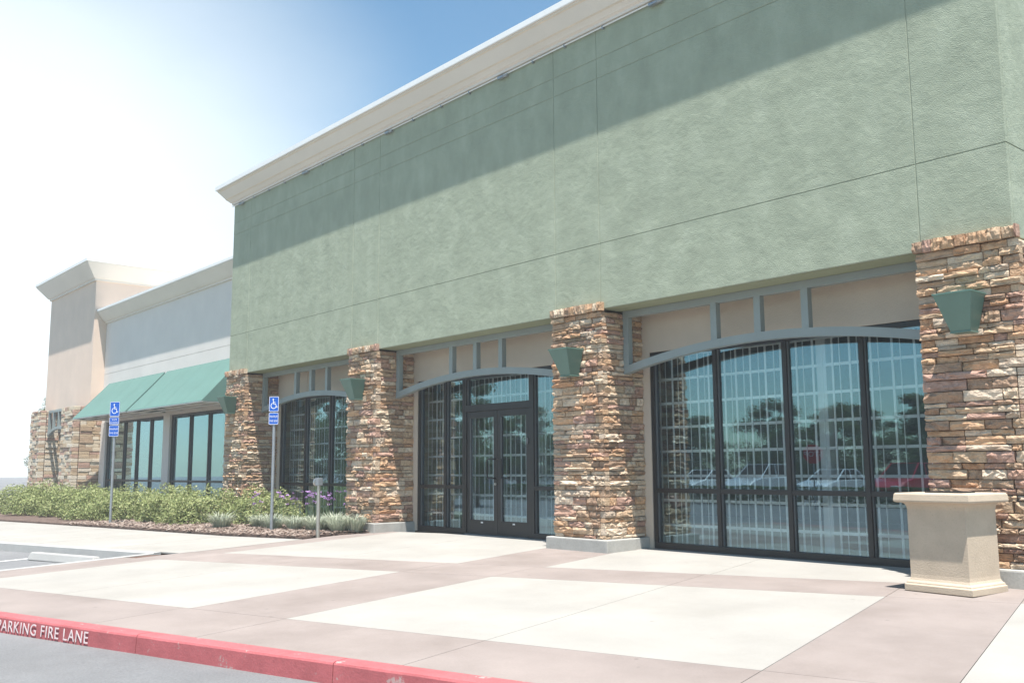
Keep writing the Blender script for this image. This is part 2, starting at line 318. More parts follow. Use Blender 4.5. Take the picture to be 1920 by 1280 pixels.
# first row of big panels
for u0, u1, mt in ((-10.75, -9.95, 'taupe_slab'), (-9.95, -7.8, 'pale_slab'), (-7.8, -5.62, 'pale_slab'), (-5.62, -4.31, 'taupe_slab'), (-4.31, -2.15, 'pale_slab'), (-2.15, 0, 'pale_slab'), (0, 1.12, 'taupe_slab'), (1.12, 3.3, 'pale_slab'), (3.3, 5.5, 'pale_slab'), (5.5, 7, 'taupe_slab')):
    cell(u0, u1, 0.0, v2, mt)
# second band
for u0, u1 in ((-10.45, -9.95), (-9.95, -7.8), (-7.8, -5.62), (-5.62, -4.31), (-4.31, -2.15), (-2.15, 0), (0, 1.12), (1.12, 3.3), (3.3, 5.5), (5.5, 7)): cell(u0, u1, v2, v3, 'taupe_slab')
# panels at the doors
for u0, u1, mt in ((-10.38, -9.78, 'taupe_slab'), (-9.78, -7.6, 'pale_slab'), (-7.6, -5.5, 'pale_slab'), (-5.5, -4.22, 'taupe_slab'), (-4.22, -2.1, 'pale_slab'), (-2.1, 0, 'pale_slab'), (0, 1.12, 'taupe_slab'), (1.12, 3.3, 'pale_slab'), (3.3, 5.5, 'pale_slab'), (5.5, 7, 'taupe_slab')):
    cell(u0, u1, v3, 8.0, mt)
# red kerb
kerb = tag(bpy.data.objects.new('kerb', None), kind='structure'); COL.objects.link(kerb)
def kerb_block(u0, u1, mat, parent, v0=-1.115, v1=K):
    mb = MB(); prof = [(v1, -0.28), (v0 - 0.012, -0.28), (v0, -0.02), (v0 + 0.008, -0.006), (v0 + 0.025, 0.0), (v1, 0.0)]
    k = max(2, int((u1 - u0) / 0.18)); n = len(prof)
    for i in range(k + 1):
        u = u0 + 0.004 + (u1 - u0 - 0.008) * i / k
        for j, (v, z) in enumerate(prof):
            jit = 0.0035 * noise.noise(Vector((u * 3, j * 1.7, 4))) if 0 < j < 5 else 0
            x, y = R(u, v + jit); mb.v.append((x, y, gz(y) + z + jit * 0.6))
    for i in range(k):
        for j in range(n):
            a, b_ = i * n + j, i * n + (j + 1) % n; mb.f.append((a, b_, b_ + n, a + n))
    mb.f.append(tuple(range(n))); mb.f.append(tuple(range(k * n, k * n + n)))
    return mb.build('kerb_block', mat, parent)
for u0 in (-11.45, -9.25, -7.05, -4.85, -2.65, -0.45, 1.75, 3.95): kerb_block(max(u0, -10.8), u0 + 2.2, 'red_kerb', kerb)

# ------------------------------------------------------------------ text
def text_mesh(s, size, extrude=0.0):
    c = bpy.data.curves.new('lettering', 'FONT'); c.body = s; c.size = size; c.extrude = extrude; c.align_x = 'RIGHT'; c.space_character = 1.12
    o = bpy.data.objects.new('lettering', c); COL.objects.link(o)
    dg = bpy.context.evaluated_depsgraph_get(); me = bpy.data.meshes.new_from_object(o.evaluated_get(dg))
    bpy.data.objects.remove(o); bpy.data.curves.remove(c); return me
me = text_mesh('NO PARKING FIRE LANE', 0.135, 0.001); me.materials.clear()
lt = link('kerb_lettering', me, MT['white_paint'], kerb)
x, y = R(-5.5, -1.1275)
slope = math.atan(0.02 * SA)
lt.matrix_world = Matrix.Translation((x, y, gz(y) - 0.128)) @ Matrix.Rotation(A, 4, 'Z') @ Matrix.Rotation(-slope, 4, 'Y') @ Matrix.Rotation(rad(87.5), 4, 'X') @ Matrix.Diagonal((1.08, 1.05, 1, 1))

# west walk beside the parking stall
walk = tag(bpy.data.objects.new('walkway', None), kind='structure'); COL.objects.link(walk)
us = [-10.4, -12.4, -14.6, -16.8, -19.0, -21.2, -23.4, -26, -30]
for i in range(len(us) - 1):
    a, b_ = us[i + 1], us[i]
    va = lambda u: 3.55 + max(0, (-10.8 - u)) * 0.03
    vb = lambda u: 6.1 + max(0, (-12.5 - u)) * 0.12
    s_ = slab([(a, va(a)), (b_, va(b_)), (b_, vb(b_)), (a, vb(a))], 'pale_slab', 0.006, walk)
for i in range(len(us) - 1):
    if us[i] > -10.5: u1 = -10.9
    else: u1 = us[i]
    mb = MB(); pts = []
    for u in (us[i + 1], u1):
        v = 3.55 + max(0, (-10.8 - u)) * 0.03
        for vv, zz in ((v + 0.0, -0.3), (v - 0.15, -0.3), (v - 0.14, -0.015), (v - 0.125, 0.0), (v, 0.0)):
            X, Y = R(u, vv); pts.append((X, Y, gz(Y) + zz))
    mb.add(pts, [(j, (j + 1) % 5, 5 + (j + 1) % 5, 5 + j) for j in range(5)] + [(0, 1, 2, 3, 4), (5, 6, 7, 8, 9)])
    mb.build('kerb_block', 'kerb_grey', walk)
# flush edge of the plaza beside the stall
for v0_, v1_ in ((-0.9, 1.2), (1.2, 3.3)):
    mb = MB(); pts = []
    for v in (v0_ + .004, v1_ - .004):
        for uu, zz in ((-10.76, -0.3), (-10.92, -0.3), (-10.91, -0.02), (-10.9, 0), (-10.76, 0)):
            X, Y = R(uu, v); pts.append((X, Y, gz(Y) + zz))
    mb.add(pts, [(j, (j + 1) % 5, 5 + (j + 1) % 5, 5 + j) for j in range(5)] + [(0, 1, 2, 3, 4), (5, 6, 7, 8, 9)])
    mb.build('kerb_block', 'kerb_grey', walk)
# stall stripes
st = MB()
for u0 in (-13.6, -16.3, -19.0):
    for a, b_ in ((0.6, 3.2),):
        P = [R(u0, a), R(u0 + 0.1, a), R(u0 + 0.1, b_), R(u0, b_)]; st.add([(x, y, az(y) + 0.004) for x, y in P], [(0, 1, 2, 3)])
tag(st.build('stall_marking', 'lot_paint'), kind='structure')
ws = MB(); L_, W_, H_ = 0.92, 0.085, 0.125
ws.add([(-L_, -W_, 0), (L_, -W_, 0), (L_, W_, 0), (-L_, W_, 0), (-L_ + .05, -W_ + .03, H_), (L_ - .05, -W_ + .03, H_), (L_ - .05, W_ - .03, H_), (-L_ + .05, W_ - .03, H_)],
       [(0, 3, 2, 1), (4, 5, 6, 7), (0, 1, 5, 4), (1, 2, 6, 5), (2, 3, 7, 6), (3, 0, 4, 7)])
x, y = R(-12.4, 2.85); o = ws.build('wheel_stop', 'kerb_grey', bevel=0.015); o.location = (x, y, az(y)); o.rotation_euler = (0.0, 0, A)
tag(o, 'pale concrete wheel stop at the head of the asphalt parking stall', 'wheel stop')

# mulch bed
bed = [R(-10.42, 6.12), R(-12.5, 6.14), R(-18.2, 6.8), R(-30, 8.0), (-36, 1.4), (-22.3, 1.4), (-22.3, 0.82), (-16.5, 0.82), (-15.55, -0.1), R(-10.42, 6.9)]
cxm, cym = -20.0, -0.6
mm = bmesh.new(); vs_ = [mm.verts.new((x, y, gz(y) + 0.0)) for x, y in bed]; mm.faces.new(vs_)
bmesh.ops.triangulate(mm, faces=mm.faces[:]); bmesh.ops.subdivide_edges(mm, edges=mm.edges[:], cuts=5, use_grid_fill=True)
for v in mm.verts:
    v.co.z += 0.03 + 0.03 * noise.noise(v.co * 1.3)
ext = bmesh.ops.extrude_edge_only(mm, edges=[e for e in mm.edges if e.is_boundary])
for g in ext['geom']:
    if isinstance(g, bmesh.types.BMVert): g.co.z -= 0.15
me = bpy.data.meshes.new('mulch_bed'); mm.to_mesh(me); mm.free()
tag(link('mulch_bed', me, MT['mulch']), kind='structure')
def inside(p, poly):
    c = False; j = len(poly) - 1
    for i in range(len(poly)):
        if (poly[i][1] > p[1]) != (poly[j][1] > p[1]) and p[0] < (poly[j][0] - poly[i][0]) * (p[1] - poly[i][1]) / (poly[j][1] - poly[i][1]) + poly[i][0]: c = not c
        j = i
    return c
rn = random.Random(5); mb = MB(); k = 0
while k < 7500:
    x, y = rn.uniform(-24, -14.8), rn.uniform(-3.2, 0.2)
    if not inside((x, y), bed): continue
    k += 1; a = rn.uniform(0, 6.28); l_, w_, h_ = rn.uniform(.02, .06), rn.uniform(.008, .02), rn.uniform(.005, .013)
    z = gz(y) + 0.045 + rn.uniform(0, 0.02); t = rn.uniform(-.4, .4); ca, sa = math.cos(a), math.sin(a)
    pts = []
    for sx, sy, sz in ((-1, -1, 0), (1, -1, 0), (1, 1, 0), (-1, 1, 0), (0, 0, 1)):
        px, py = sx * l_, sy * w_; pts.append((x + px * ca - py * sa, y + px * sa + py * ca, z + sz * h_ + px * t))
    mb.add(pts, [(0, 1, 4), (1, 2, 4), (2, 3, 4), (3, 0, 4), (0, 3, 2, 1)])
tag(mb.build('mulch_chips', 'chip'), 'brown bark chips strewn over the planting bed', 'mulch', kind='stuff')

# ------------------------------------------------------------------ green store building
store = thing('store_building', 'sage green stucco storefront with arched window bays and cream cornice', 'building')
XL, XR = -22.28, -3.765
ZB, ZT = 3.52, 7.90
# wall panels, with recessed control joints between them
cols = [XL, -21.31, -16.52, -15.55, -10.505, -9.55, -4.726, XR]; rows = [ZB, 4.50, 7.07, 7.38, ZT]; gq = 0.005
box('wall_core', 'groove', store, XL + 0.012, XR - 0.012, 0.008, 0.30, ZB + 0.004, ZT)
for i in range(len(cols) - 1):
    for j in range(len(rows) - 1):
        box('wall_panel', 'green', store, cols[i] + (gq if i else 0), cols[i + 1] - (gq if i < len(cols) - 2 else 0), 0.0, 0.05, rows[j] + (gq if j else 0), rows[j + 1] - gq, bevel=0.006)
# end walls
for xa, xb, sgn in ((XR - 0.05, XR, 1), (XL, XL + 0.05, -1)):
    for j in range(len(rows) - 1):
        box('wall_panel', 'green', store, xa + (0.0), xb + (0.0), 0.052, 12.0, rows[j] + (gq if j else 0), rows[j + 1] - gq, bevel=0.006)
    box('wall_core', 'groove', store, xa + 0.01, xb - 0.01, 0.31, 12.0, 0.0, ZT)
box('end_wall', 'green', store, XR - 0.06, XR - 0.012, 0.86, 12.0, -0.1, ZB - 0.01)
box('end_wall', 'green', store, XL + 0.012, XL + 0.06, 0.86, 12.0, -0.1, ZB - 0.01)
box('back_wall', 'green', store, XL, XR, 12.0, 12.2, -0.1, ZT)
box('soffit', 'soffit', store, XL + 0.06, XR - 0.06, 0.055, 0.90, ZB - 0.004, ZB + 0.06)
box('roof', 'coping', store, XL + 0.06, XR - 0.06, 0.31, 11.99, 7.5, 7.6)
# cornice: flared profile, mitred at both ends
prof = [(0.0, 7.86), (0.05, 7.86), (0.05, 7.905), (0.09, 7.925), (0.105, 7.945), (0.15, 7.985), (0.325, 8.215), (0.325, 8.235), (0.355, 8.245), (0.355, 8.27), (0.335, 8.27), (0.0, 8.27)]
def cornice(prof, xl, xr, y0, yb, parent, mat, name='cornice'):
    mb = MB(); n = len(prof)
    for (x, y, sx, sy) in ((xl, yb, -1, 0), (xl, y0, -1, -1), (xr, y0, 1, -1), (xr, yb, 1, 0)):
        for o_, z in prof: mb.v.append((x + sx * o_, y + sy * o_, z))
    for k in range(3):
        for j in range(n):
            a, b_ = k * n + j, k * n + (j + 1) % n; mb.f.append((a, b_, b_ + n, a + n))
    mb.f.append(tuple(range(n))); mb.f.append(tuple(range(3 * n, 4 * n)))
    return mb.build(name, mat, parent)
co_ = cornice(prof, XL, XR, -0.002, 8.0, store, 'cream')
cornice([(0.02, 8.274), (0.345, 8.274), (0.345, 8.238), (0.362, 8.238), (0.37, 8.25), (0.37, 8.345), (0.02, 8.36)], XL, XR, -0.002, 8.0, co_, 'coping', 'coping')
for o0, z0, o1, z1 in ((.154, 7.990, .170, 8.011), (.306, 8.190, .322, 8.211)):
    cornice([(o0 - .002, z0), (o0 + .0035, z0 - .0015), (o1 + .0035, z1 - .0015), (o1 - .002, z1)], XL, XR, -0.002, 8.0, co_, 'sealant', 'sealant_strip')
# lighting rail under the cornice with brackets
rail = MB().tube((XL - 0.06, -0.035, 7.825), (XR + 0.05, -0.035, 7.825), 0.011, 8).build('conduit', 'coping', store)
x = XL + 0.35; k = 0
while x < XR:
    big = (k % 4 == 0)
    mb = MB().box(x - 0.012, x + 0.012, -0.046, 0.0, 7.79, 7.84)
    if big: mb.box(x + 0.03, x + 0.16, -0.075, -0.02, 7.775, 7.812); mb.tube((x + 0.16, -0.05, 7.79), (x + 0.26, -0.05, 7.785), 0.022, 8)
    mb.build('bracket', 'galv', rail); x += rn.uniform(0.75, 0.95); k += 1
# interior
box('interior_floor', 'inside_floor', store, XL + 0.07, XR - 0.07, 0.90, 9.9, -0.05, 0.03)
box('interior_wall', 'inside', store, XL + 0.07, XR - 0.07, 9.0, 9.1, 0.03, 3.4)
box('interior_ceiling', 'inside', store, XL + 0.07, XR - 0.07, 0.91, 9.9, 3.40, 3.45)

# stones -------------------------------------------------------------
def stone_variant(seed):
    rr = random.Random(seed); nx, nz = 5, 3; vs, fs = [], []
    for j in range(nz + 1):
        for i in range(nx + 1):
            x, z = i / nx - 0.5, j / nz - 0.5
            edge = (i in (0, nx)) + (j in (0, nz))
            y = -1 - 0.17 * noise.noise(Vector((x * 3.1, z * 2.2, seed * 3.7))) + rr.uniform(-.10, .10)
            if edge: y += 0.035 + rr.uniform(0, .10); x *= 1 - rr.uniform(0, .018); z *= 1 - rr.uniform(0, .07)
            if edge == 2: y += 0.02
            vs.append((x, y, z))
    bi = [i for i in range(nx + 1)] + [(nx + 1) * j + nx for j in range(1, nz + 1)] + [(nx + 1) * nz + i for i in range(nx - 1, -1, -1)] + [(nx + 1) * j for j in range(nz - 1, 0, -1)]
    for j in range(nz):
        for i in range(nx):
            a = j * (nx + 1) + i
            if rr.random() < .5: fs += [(a, a + 1, a + nx + 2), (a, a + nx + 2, a + nx + 1)]
            else: fs += [(a, a + 1, a + nx + 1), (a + 1, a + nx + 2, a + nx + 1)]
    o = len(vs); vs += [(vs[i][0], 0, vs[i][2]) for i in bi]; n = len(bi)
    for k in range(n): fs.append((bi[(k + 1) % n], bi[k], o + k, o + (k + 1) % n))
    mb = MB(); mb.add(vs, fs); me = mb.mesh('stone'); me.materials.append(MT['stone']); return me
SV = [stone_variant(s) for s in range(28)]
def put_stone(parent, rr, cx, cy, cz, length, depth, height, rz):
    o = bpy.data.objects.new('stone', SV[rr.randrange(len(SV))]); COL.objects.link(o); o.parent = parent
    o.location = (cx, cy, cz); o.scale = (length, depth, height); o.rotation_euler = (rr.uniform(-.012, .012), rr.uniform(-.010, .010), rz)
    return o
def split(rr, a, b, lo=.14, hi=.50):
    out = [a]
    while out[-1] < b - hi: out.append(out[-1] + rr.uniform(lo, hi))
    rest = b - out[-1]
    if rest > 0.30: out.append(out[-1] + rest * rr.uniform(.4, .6))
    out.append(b); return out
def pillar(x0, x1, yf, yb, z0, z1, ztop_side, label, seed, soldier=True, face_left=True):
    rr = random.Random(seed)
    p = thing('stone_pillar', label, 'pillar', 'stone pillars between the bays')
    p.location = (x0, yf, 0); inv = Vector(p.location)
    D_ = 0.10; ins = 0.095
    def ch(mb, nm, mt, bevel=0):
        o = mb.build(nm, mt, p, bevel=bevel); o.matrix_parent_inverse = Matrix.Translation(-inv); return o
    cor = MB().box(x0 + ins, x1 - ins, yf + ins, yb - 0.002, z0 - 0.02, ztop_side - 0.004)
    if soldier: cor.box(x0 + 0.07, x1 - 0.07, yf + 0.05, yf + 0.06 + ins, ztop_side, z1 - 0.03)
    ch(cor, 'core', 'mortar')
    z = z0; row = 0; gap = 0.0055
    ztop = z1 - (0.135 if soldier else 0); leftm = MB()
    while z < ztop - 0.03:
        h = rr.choice((.05, .058, .066, .072, .08, .088, .1, .118))
        if ztop - (z + h) < 0.055: h = ztop - z
        fc = rr.random() < .5                                       # does the front stone run through the corner?
        proud = rr.uniform(-.012, .016)
        xs = split(rr, x0, x1 if fc else x1 - D_ - gap)
        for a, b_ in zip(xs, xs[1:]):
            pr = proud + rr.uniform(-.016, .020)
            o = put_stone(p, rr, (a + b_) / 2 - x0 + (0.006 if b_ == x1 else 0), D_ , z + h / 2, b_ - a - gap, D_ + pr, h - gap, 0)
        zt = min(z + h, ztop_side)
        if zt - z > 0.03:
            y_a = yf + (D_ + gap if fc else 0.004)
            ysd = split(rr, y_a, yb - .004)
            for a, b_ in zip(ysd, ysd[1:]):
                pr = rr.uniform(-.014, .018)
                o = put_stone(p, rr, x1 - x0 - D_, (a + b_) / 2 - yf, (z + zt) / 2, b_ - a - gap, D_ + pr, zt - z - gap, math.pi / 2)
            if face_left:
                for a, b_ in zip(ysd, ysd[1:]):
                    q = rr.uniform(-.01, .015); leftm.box(x0 - q, x0 + ins, a + (D_ if a == y_a else 0) + 0.006, b_ - .006, z + .004, zt - .004)
        z += h; row += 1
    if soldier:
        xs = split(rr, x0 - 0.012, x1 + 0.012, .075, .14)
        for a, b_ in zip(xs, xs[1:]):
            put_stone(p, rr, (a + b_) / 2 - x0, D_ - 0.05, z1 - 0.066, b_ - a - .006, D_ - 0.015 + rr.uniform(-.012, .02), 0.132 + rr.uniform(-.02, .008), 0)
    if face_left:
        o = ch(leftm, 'side_stones', 'stone_far', 0.006); o['kind'] = 'stuff'
    # cast concrete footing: wide front block and a narrower run back to the wall
    y0 = yf - 0.075
    ch(MB().box(x0 - 0.10, x1 + 0.10, y0, 0.50, -0.20, z0 - 0.004), 'footing', 'base', 0.018)
    ch(MB().box(x0 - 0.06, x1 + 0.06, 0.503, 0.845, -0.20, z0 - 0.008), 'footing', 'base', 0.012)
    return p
PZ0 = 0.195
pillar(-4.775, -3.71, -0.05, 0.84, PZ0, 3.615, ZB - 0.004, 'stacked stone pillar at the building corner behind the concrete bin', 1)
pillar(-10.555, -9.49, -0.05, 0.84, PZ0, 3.615, ZB - 0.004, 'stacked stone pillar between the doors and the large lattice window', 2)
pillar(-16.57, -15.50, -0.05, 0.84, PZ0, 3.615, ZB - 0.004, 'stacked stone pillar left of the glass doors, beside the flower bed', 3)
pillar(-22.33, -21.26, -0.05, 0.84, PZ0, 3.615, ZB - 0.004, 'stacked stone pillar at the left end, behind the clipped shrubs', 4)

# steel arch trellises ------------------------------------------------
def trellis(xa, xb, label, par, ya=0.40, s=0.10, zb=ZB, z_end=2.567, z_mid=2.827):
    t = par
    w = xb - xa; xc = (xa + xb) / 2
    box('beam', 'steel', t, xa + 0.002, xb - 0.002, ya, ya + s, zb - 0.006 - s, zb - 0.006, bevel=0.004)
    def za(x): q = (x - xc) / (w / 2); return z_mid - (z_mid - z_end) * (q * q)
    mb = MB(); n = 40
    for i in range(n + 1):
        x = xa + 0.002 + (w - 0.004) * i / n; z = za(x)
        for y, dz in ((ya - .002, 0), (ya + s, 0), (ya + s, 0.112), (ya - .002, 0.112)): mb.v.append((x, y, z + dz))
    for i in range(n):
        for j in range(4): a, b_ = i * 4 + j, i * 4 + (j + 1) % 4; mb.f.append((a, b_, b_ + 4, a + 4))
    mb.f.append((0, 1, 2, 3)); mb.f.append((n * 4, n * 4 + 1, n * 4 + 2, n * 4 + 3))
    mb.build('arch', 'steel', t)
    for px in (xa + 0.052, xc - 0.70, xc, xc + 0.70, xb - 0.052):
        box('post', 'steel', t, px - s / 2, px + s / 2, ya + .002, ya + s - .002, za(px) + 0.10, zb - 0.006 - s + .001, bevel=0.003)
BAYS = [(-21.26, -16.57), (-15.50, -10.555), (-9.49, -4.775)]
for (xa, xb), lb in zip(BAYS, ('left', 'middle', 'right')):
    t = bpy.data.objects.new('arch_trellis', None); COL.objects.link(t); t.parent = store
    trellis(xa, xb, lb, t)

# storefront glazing ----------------------------------------------------
YW, YG = 0.83, 0.85          # stucco face, frame face
ZW0, ZW1, ZTR = 0.02, 2.915, 0.87
for xa, xb in BAYS:
    fl, fr = xa + 0.13, xb - 0.07
    w_ = MB().box(xa - 0.09, fl, YW, YW + 0.14, ZW0, ZB).box(fr, xb + 0.09, YW, YW + 0.14, ZW0, ZB).box(fl, fr, YW, YW + 0.14, ZW1, ZB)
    w_.build('recess_wall', 'beige', store)
def member(parent, x0, x1, z0, z1, d=0.11, y=YG, mat='bronze'): return box('frame_member', mat, parent, x0, x1, y, y + d, z0, z1, bevel=0.003)
def pane(parent, x0, x1, z0, z1, y=YG + 0.055, mat='glass', rnd=random.Random(3)):
    o = box('pane', mat, parent, x0, x1, y, y + 0.006, z0, z1)
    box('glazing_bead', 'bead', o, x0 + 0.0, x0 + 0.014, y - 0.03, y - 0.004, z0, z1)
    return o
def window(parent, xs, z0, z1, tr, y=YG, mat='glass', fw=0.065, sill=0.10, name='storefront_window'):
    w = bpy.data.objects.new(name, None); COL.objects.link(w); w.parent = parent
    member(w, xs[0], xs[-1], z0, z0 + sill, y=y, d=0.125); member(w, xs[0], xs[-1], z1 - fw, z1, y=y)
    for i, x in enumerate(xs):
        a, b_ = (x, x + fw) if i == 0 else (x - fw, x) if i == len(xs) - 1 else (x - fw / 2, x + fw / 2)
        member(w, a, b_, z0 + sill + .001, z1 - fw - .001, y=y - 0.003)
    for i in range(len(xs) - 1):
        a = xs[i] + (fw if i == 0 else fw / 2) + .001; b_ = xs[i + 1] - (fw if i == len(xs) - 2 else fw / 2) - .001
        member(w, a, b_, tr - fw / 2, tr + fw / 2, y=y + 0.004, d=0.10)
        pane(w, a, b_, z0 + sill + .001, tr - fw / 2 - .001, y + 0.055, mat); pane(w, a, b_, tr + fw / 2 + .001, z1 - fw - .001, y + 0.055, mat)
    return w
window(store, [-9.36, -8.18, -7.05, -5.96, -4.845], ZW0, ZW1, ZTR)
window(store, [-21.13, -19.92, -18.80, -17.70, -16.64], ZW0, ZW1, ZTR)
# door bay: side lights, transom, pair of doors
window(store, [-15.37, -14.49, -13.89], ZW0, ZW1, ZTR)
window(store, [-12.05, -11.30, -10.625], ZW0, ZW1, ZTR)
db = bpy.data.objects.new('door_surround', None); COL.objects.link(db); db.parent = store
DL, DR, DM = -13.888, -12.052, -12.97
member(db, DL, DR, ZW1 - 0.07, ZW1, d=0.12); member(db, DL, DR, 2.24, 2.36, d=0.12)
member(db, DL, DL + 0.05, 2.361, ZW1 - .071); member(db, DR - 0.05, DR, 2.361, ZW1 - .071); member(db, DL, DL + .045, ZW0, 2.239); member(db, DR - .045, DR, ZW0, 2.239)
pane(db, DL + .051, DR - .051, 2.361, ZW1 - .071)
box('threshold', 'galv', db, DL + .046, DR - .046, 0.80, 0.98, 0.018, 0.036)
for x0, x1, hs in ((DL + 0.049, DM - 0.003, 1), (DM + 0.003, DR - 0.049, -1)):
    d = bpy.data.objects.new('door', None); COL.objects.link(d); d.parent = store
    y = YG + 0.02; sw = 0.10
    def mem(a, b_, c, e): return box('door_rail', 'bronze', d, a, b_, y, y + 0.05, c, e, bevel=0.004)
    mem(x0, x0 + sw, 0.04, 2.235); mem(x1 - sw, x1, 0.04, 2.235); mem(x0 + sw, x1 - sw, 0.04, 0.29); mem(x0 + sw, x1 - sw, 2.12, 2.235)
    pane(d, x0 + sw, x1 - sw, 0.29, 2.12, y + 0.022)
    hx = (x1 - 0.05) if hs == 1 else (x0 + 0.05)
    hb = MB(); pts = [(hx, y, 1.36), (hx, y - 0.075, 1.36), (hx - hs * 0.0, y - 0.095, 1.34), (hx, y - 0.095, 1.06), (hx, y - 0.075, 1.04), (hx, y, 1.04)]
    off = hs * -0.14
    pts = [(hx, y, 1.37), (hx, y - 0.06, 1.37), (hx + off * .4, y - 0.075, 1.37), (hx + off, y - 0.075, 1.36), (hx + off, y - 0.075, 1.04), (hx + off * .4, y - 0.075, 1.03), (hx, y - 0.06, 1.03), (hx, y, 1.03)]
    for a, b_ in zip(pts, pts[1:]): hb.tube(a, b_, 0.0125, 8)
    hb.build('handle', 'bronze', d)
    box('door_tag', 'white', d, (x0 + x1) / 2 - 0.03, (x0 + x1) / 2 + 0.03, y - 0.003, y - 0.0005, 0.235, 0.26)
    if hs == 1: MB().tube((x1 - 0.045, y, 0.93), (x1 - 0.045, y - 0.02, 0.93), 0.022, 12).build('lock_cylinder', 'brushed', d)
    else: box('strike_box', 'bead', d, x1 - 0.07, x1 - 0.02, y - 0.03, y - 0.001, 1.62, 1.72, bevel=.004)

# white slat lattice behind the glass
sw_ = MB().box(-0.014, 0.014, -0.004, 0.004, 0.05, 3.0).mesh('wide_slat'); sw_.materials.append(MT['slat'])
st_ = MB().box(-0.005, 0.005, -0.004, 0.004, 0.05, 3.0).mesh('thin_slat'); st_.materials.append(MT['slat'])
for (xa, xb), lb in zip(BAYS, ('white slat lattice screen inside the window beside the flower bed', 'white slat lattice screen inside the glass doors', 'white slat lattice screen inside the large right-hand window')):
    t = thing('lattice_screen', lb, 'screen', 'slat screens inside the windows'); t.location = ((xa + xb) / 2, 1.16, 0.03)
    hw = (xb - xa) / 2 - 0.02; rr = random.Random(int(-xa * 7))
    rm = MB().box(-hw, hw, 0.006, 0.014, -0.019, 0.019).mesh('rail'); rm.materials.append(MT['slat'])
    for k in range(8):
        o = link('rail', rm, None, t); o.location = (0, 0, 0.33 + 0.36 * k)
    x = -hw + 0.03
    while x < hw:
        o = link('slat', sw_, None, t); o.location = (x, 0, 0); o.rotation_euler = (0, 0, rr.uniform(-.15, .15))
        o = link('slat', st_, None, t); o.location = (x + 0.125 + rr.uniform(-.02, .02), -0.01, 0)
        x += 0.245 + rr.choice((-.05, 0, 0, .04))
for x in (-12.35, -6.75, -18.4):
    box('interior_column', 'slat', store, x - 0.07, x + 0.07, 1.25, 1.39, 0.03, 3.4)

# wall lamps ----------------------------------------------------------
def wall_lamp(xc, label, yb=-0.062, zt=2.945):
    t = thing('wall_lamp', label, 'wall lamp', 'tapered wall lamps on the stone pillars'); t.location = (xc, yb, zt - 0.38)
    a, d, a2, d2, h = 0.195, 0.345, 0.10, 0.185, 0.38
    mb = MB(); mb.add([(-a2, 0, 0), (a2, 0, 0), (a2, -d2, 0), (-a2, -d2, 0), (-a, 0, h), (a, 0, h), (a, -d, h), (-a, -d, h)], [(0, 1, 2, 3), (0, 4, 5, 1), (1, 5, 6, 2), (2, 6, 7, 3), (3, 7, 4, 0)])
    mb.add([(-a + .01, -.01, h - .02), (a - .01, -.01, h - .02), (a - .01, -d + .01, h - .02), (-a + .01, -d + .01, h - .02)], [(0, 1, 2, 3)])
    mb.build('shade', 'lamp_green', t, bevel=0.004)
    rm = MB(); w = 0.012
    rm.box(-a - .004, a + .004, -d - .006, -d + w, h - .004, h + .012); rm.box(-a - .006, -a + w, -d, .012, h - .003, h + .011); rm.box(a - w, a + .006, -d, .012, h - .003, h + .011)
    rm.build('rim', 'lamp_green', t)
    MB().box(-a2 - .006, a2 + .006, -d2 - .008, 0, -.012, .002).build('base_plate', 'lamp_green', t)
    MB().box(-0.09, 0.09, 0, 0.05, 0.05, 0.3).build('mounting_plate', 'lamp_green', t)
wall_lamp(-4.25, 'tapered green metal wall lamp on the pillar behind the concrete bin')
wall_lamp(-10.06, 'tapered green metal wall lamp on the pillar right of the doors')
wall_lamp(-16.07, 'tapered green metal wall lamp on the pillar left of the doors')
wall_lamp(-21.83, 'tapered green metal wall lamp on the leftmost pillar beside the awning')

# concrete litter bin ---------------------------------------------------
t = thing('concrete_bin', 'square beige cast concrete litter bin in front of the corner pillar', 'bin')
t.location = (-4.31, -0.60, gz(-0.6)); t.rotation_euler = (0.0, 0, rad(-5.5))
def ring_loft(mb, secs, cap_top=False):
    n = 4
    for hx, hy, z in secs: mb.v += [(-hx, -hy, z), (hx, -hy, z), (hx, hy, z), (-hx, hy, z)]
    for k in range(len(secs) - 1):
        for j in range(4): a, b_ = k * 4 + j, k * 4 + (j + 1) % 4; mb.f.append((a, b_, b_ + 4, a + 4))
    mb.f.append((0, 1, 2, 3)); q = (len(secs) - 1) * 4; mb.f.append((q, q + 1, q + 2, q + 3))
mb = MB(); ring_loft(mb, [(.345, .315, 0), (.345, .315, .062), (.332, .302, .068), (.330, .300, .085), (.312, .282, .100), (.303, .273, .125), (.300, .270, .16), (.300, .270, .78), (.305, .275, .81), (.318, .288, .835), (.338, .308, .845)])
mb.build('body', 'planter', t, bevel=0.006)
mb = MB(); ring_loft(mb, [(.365, .335, .846), (.385, .355, .852), (.390, .360, .868), (.383, .353, .925), (.372, .342, .938), (.25, .25, .942), (.235, .235, .90)])
mb.build('lid', 'planter', t, bevel=0.004)
MB().tube((0, 0, .905), (0, 0, .950), .225, 28).build('opening_disc', 'black', t)  # solid black disc; its colour stands in for the shade inside the hollow

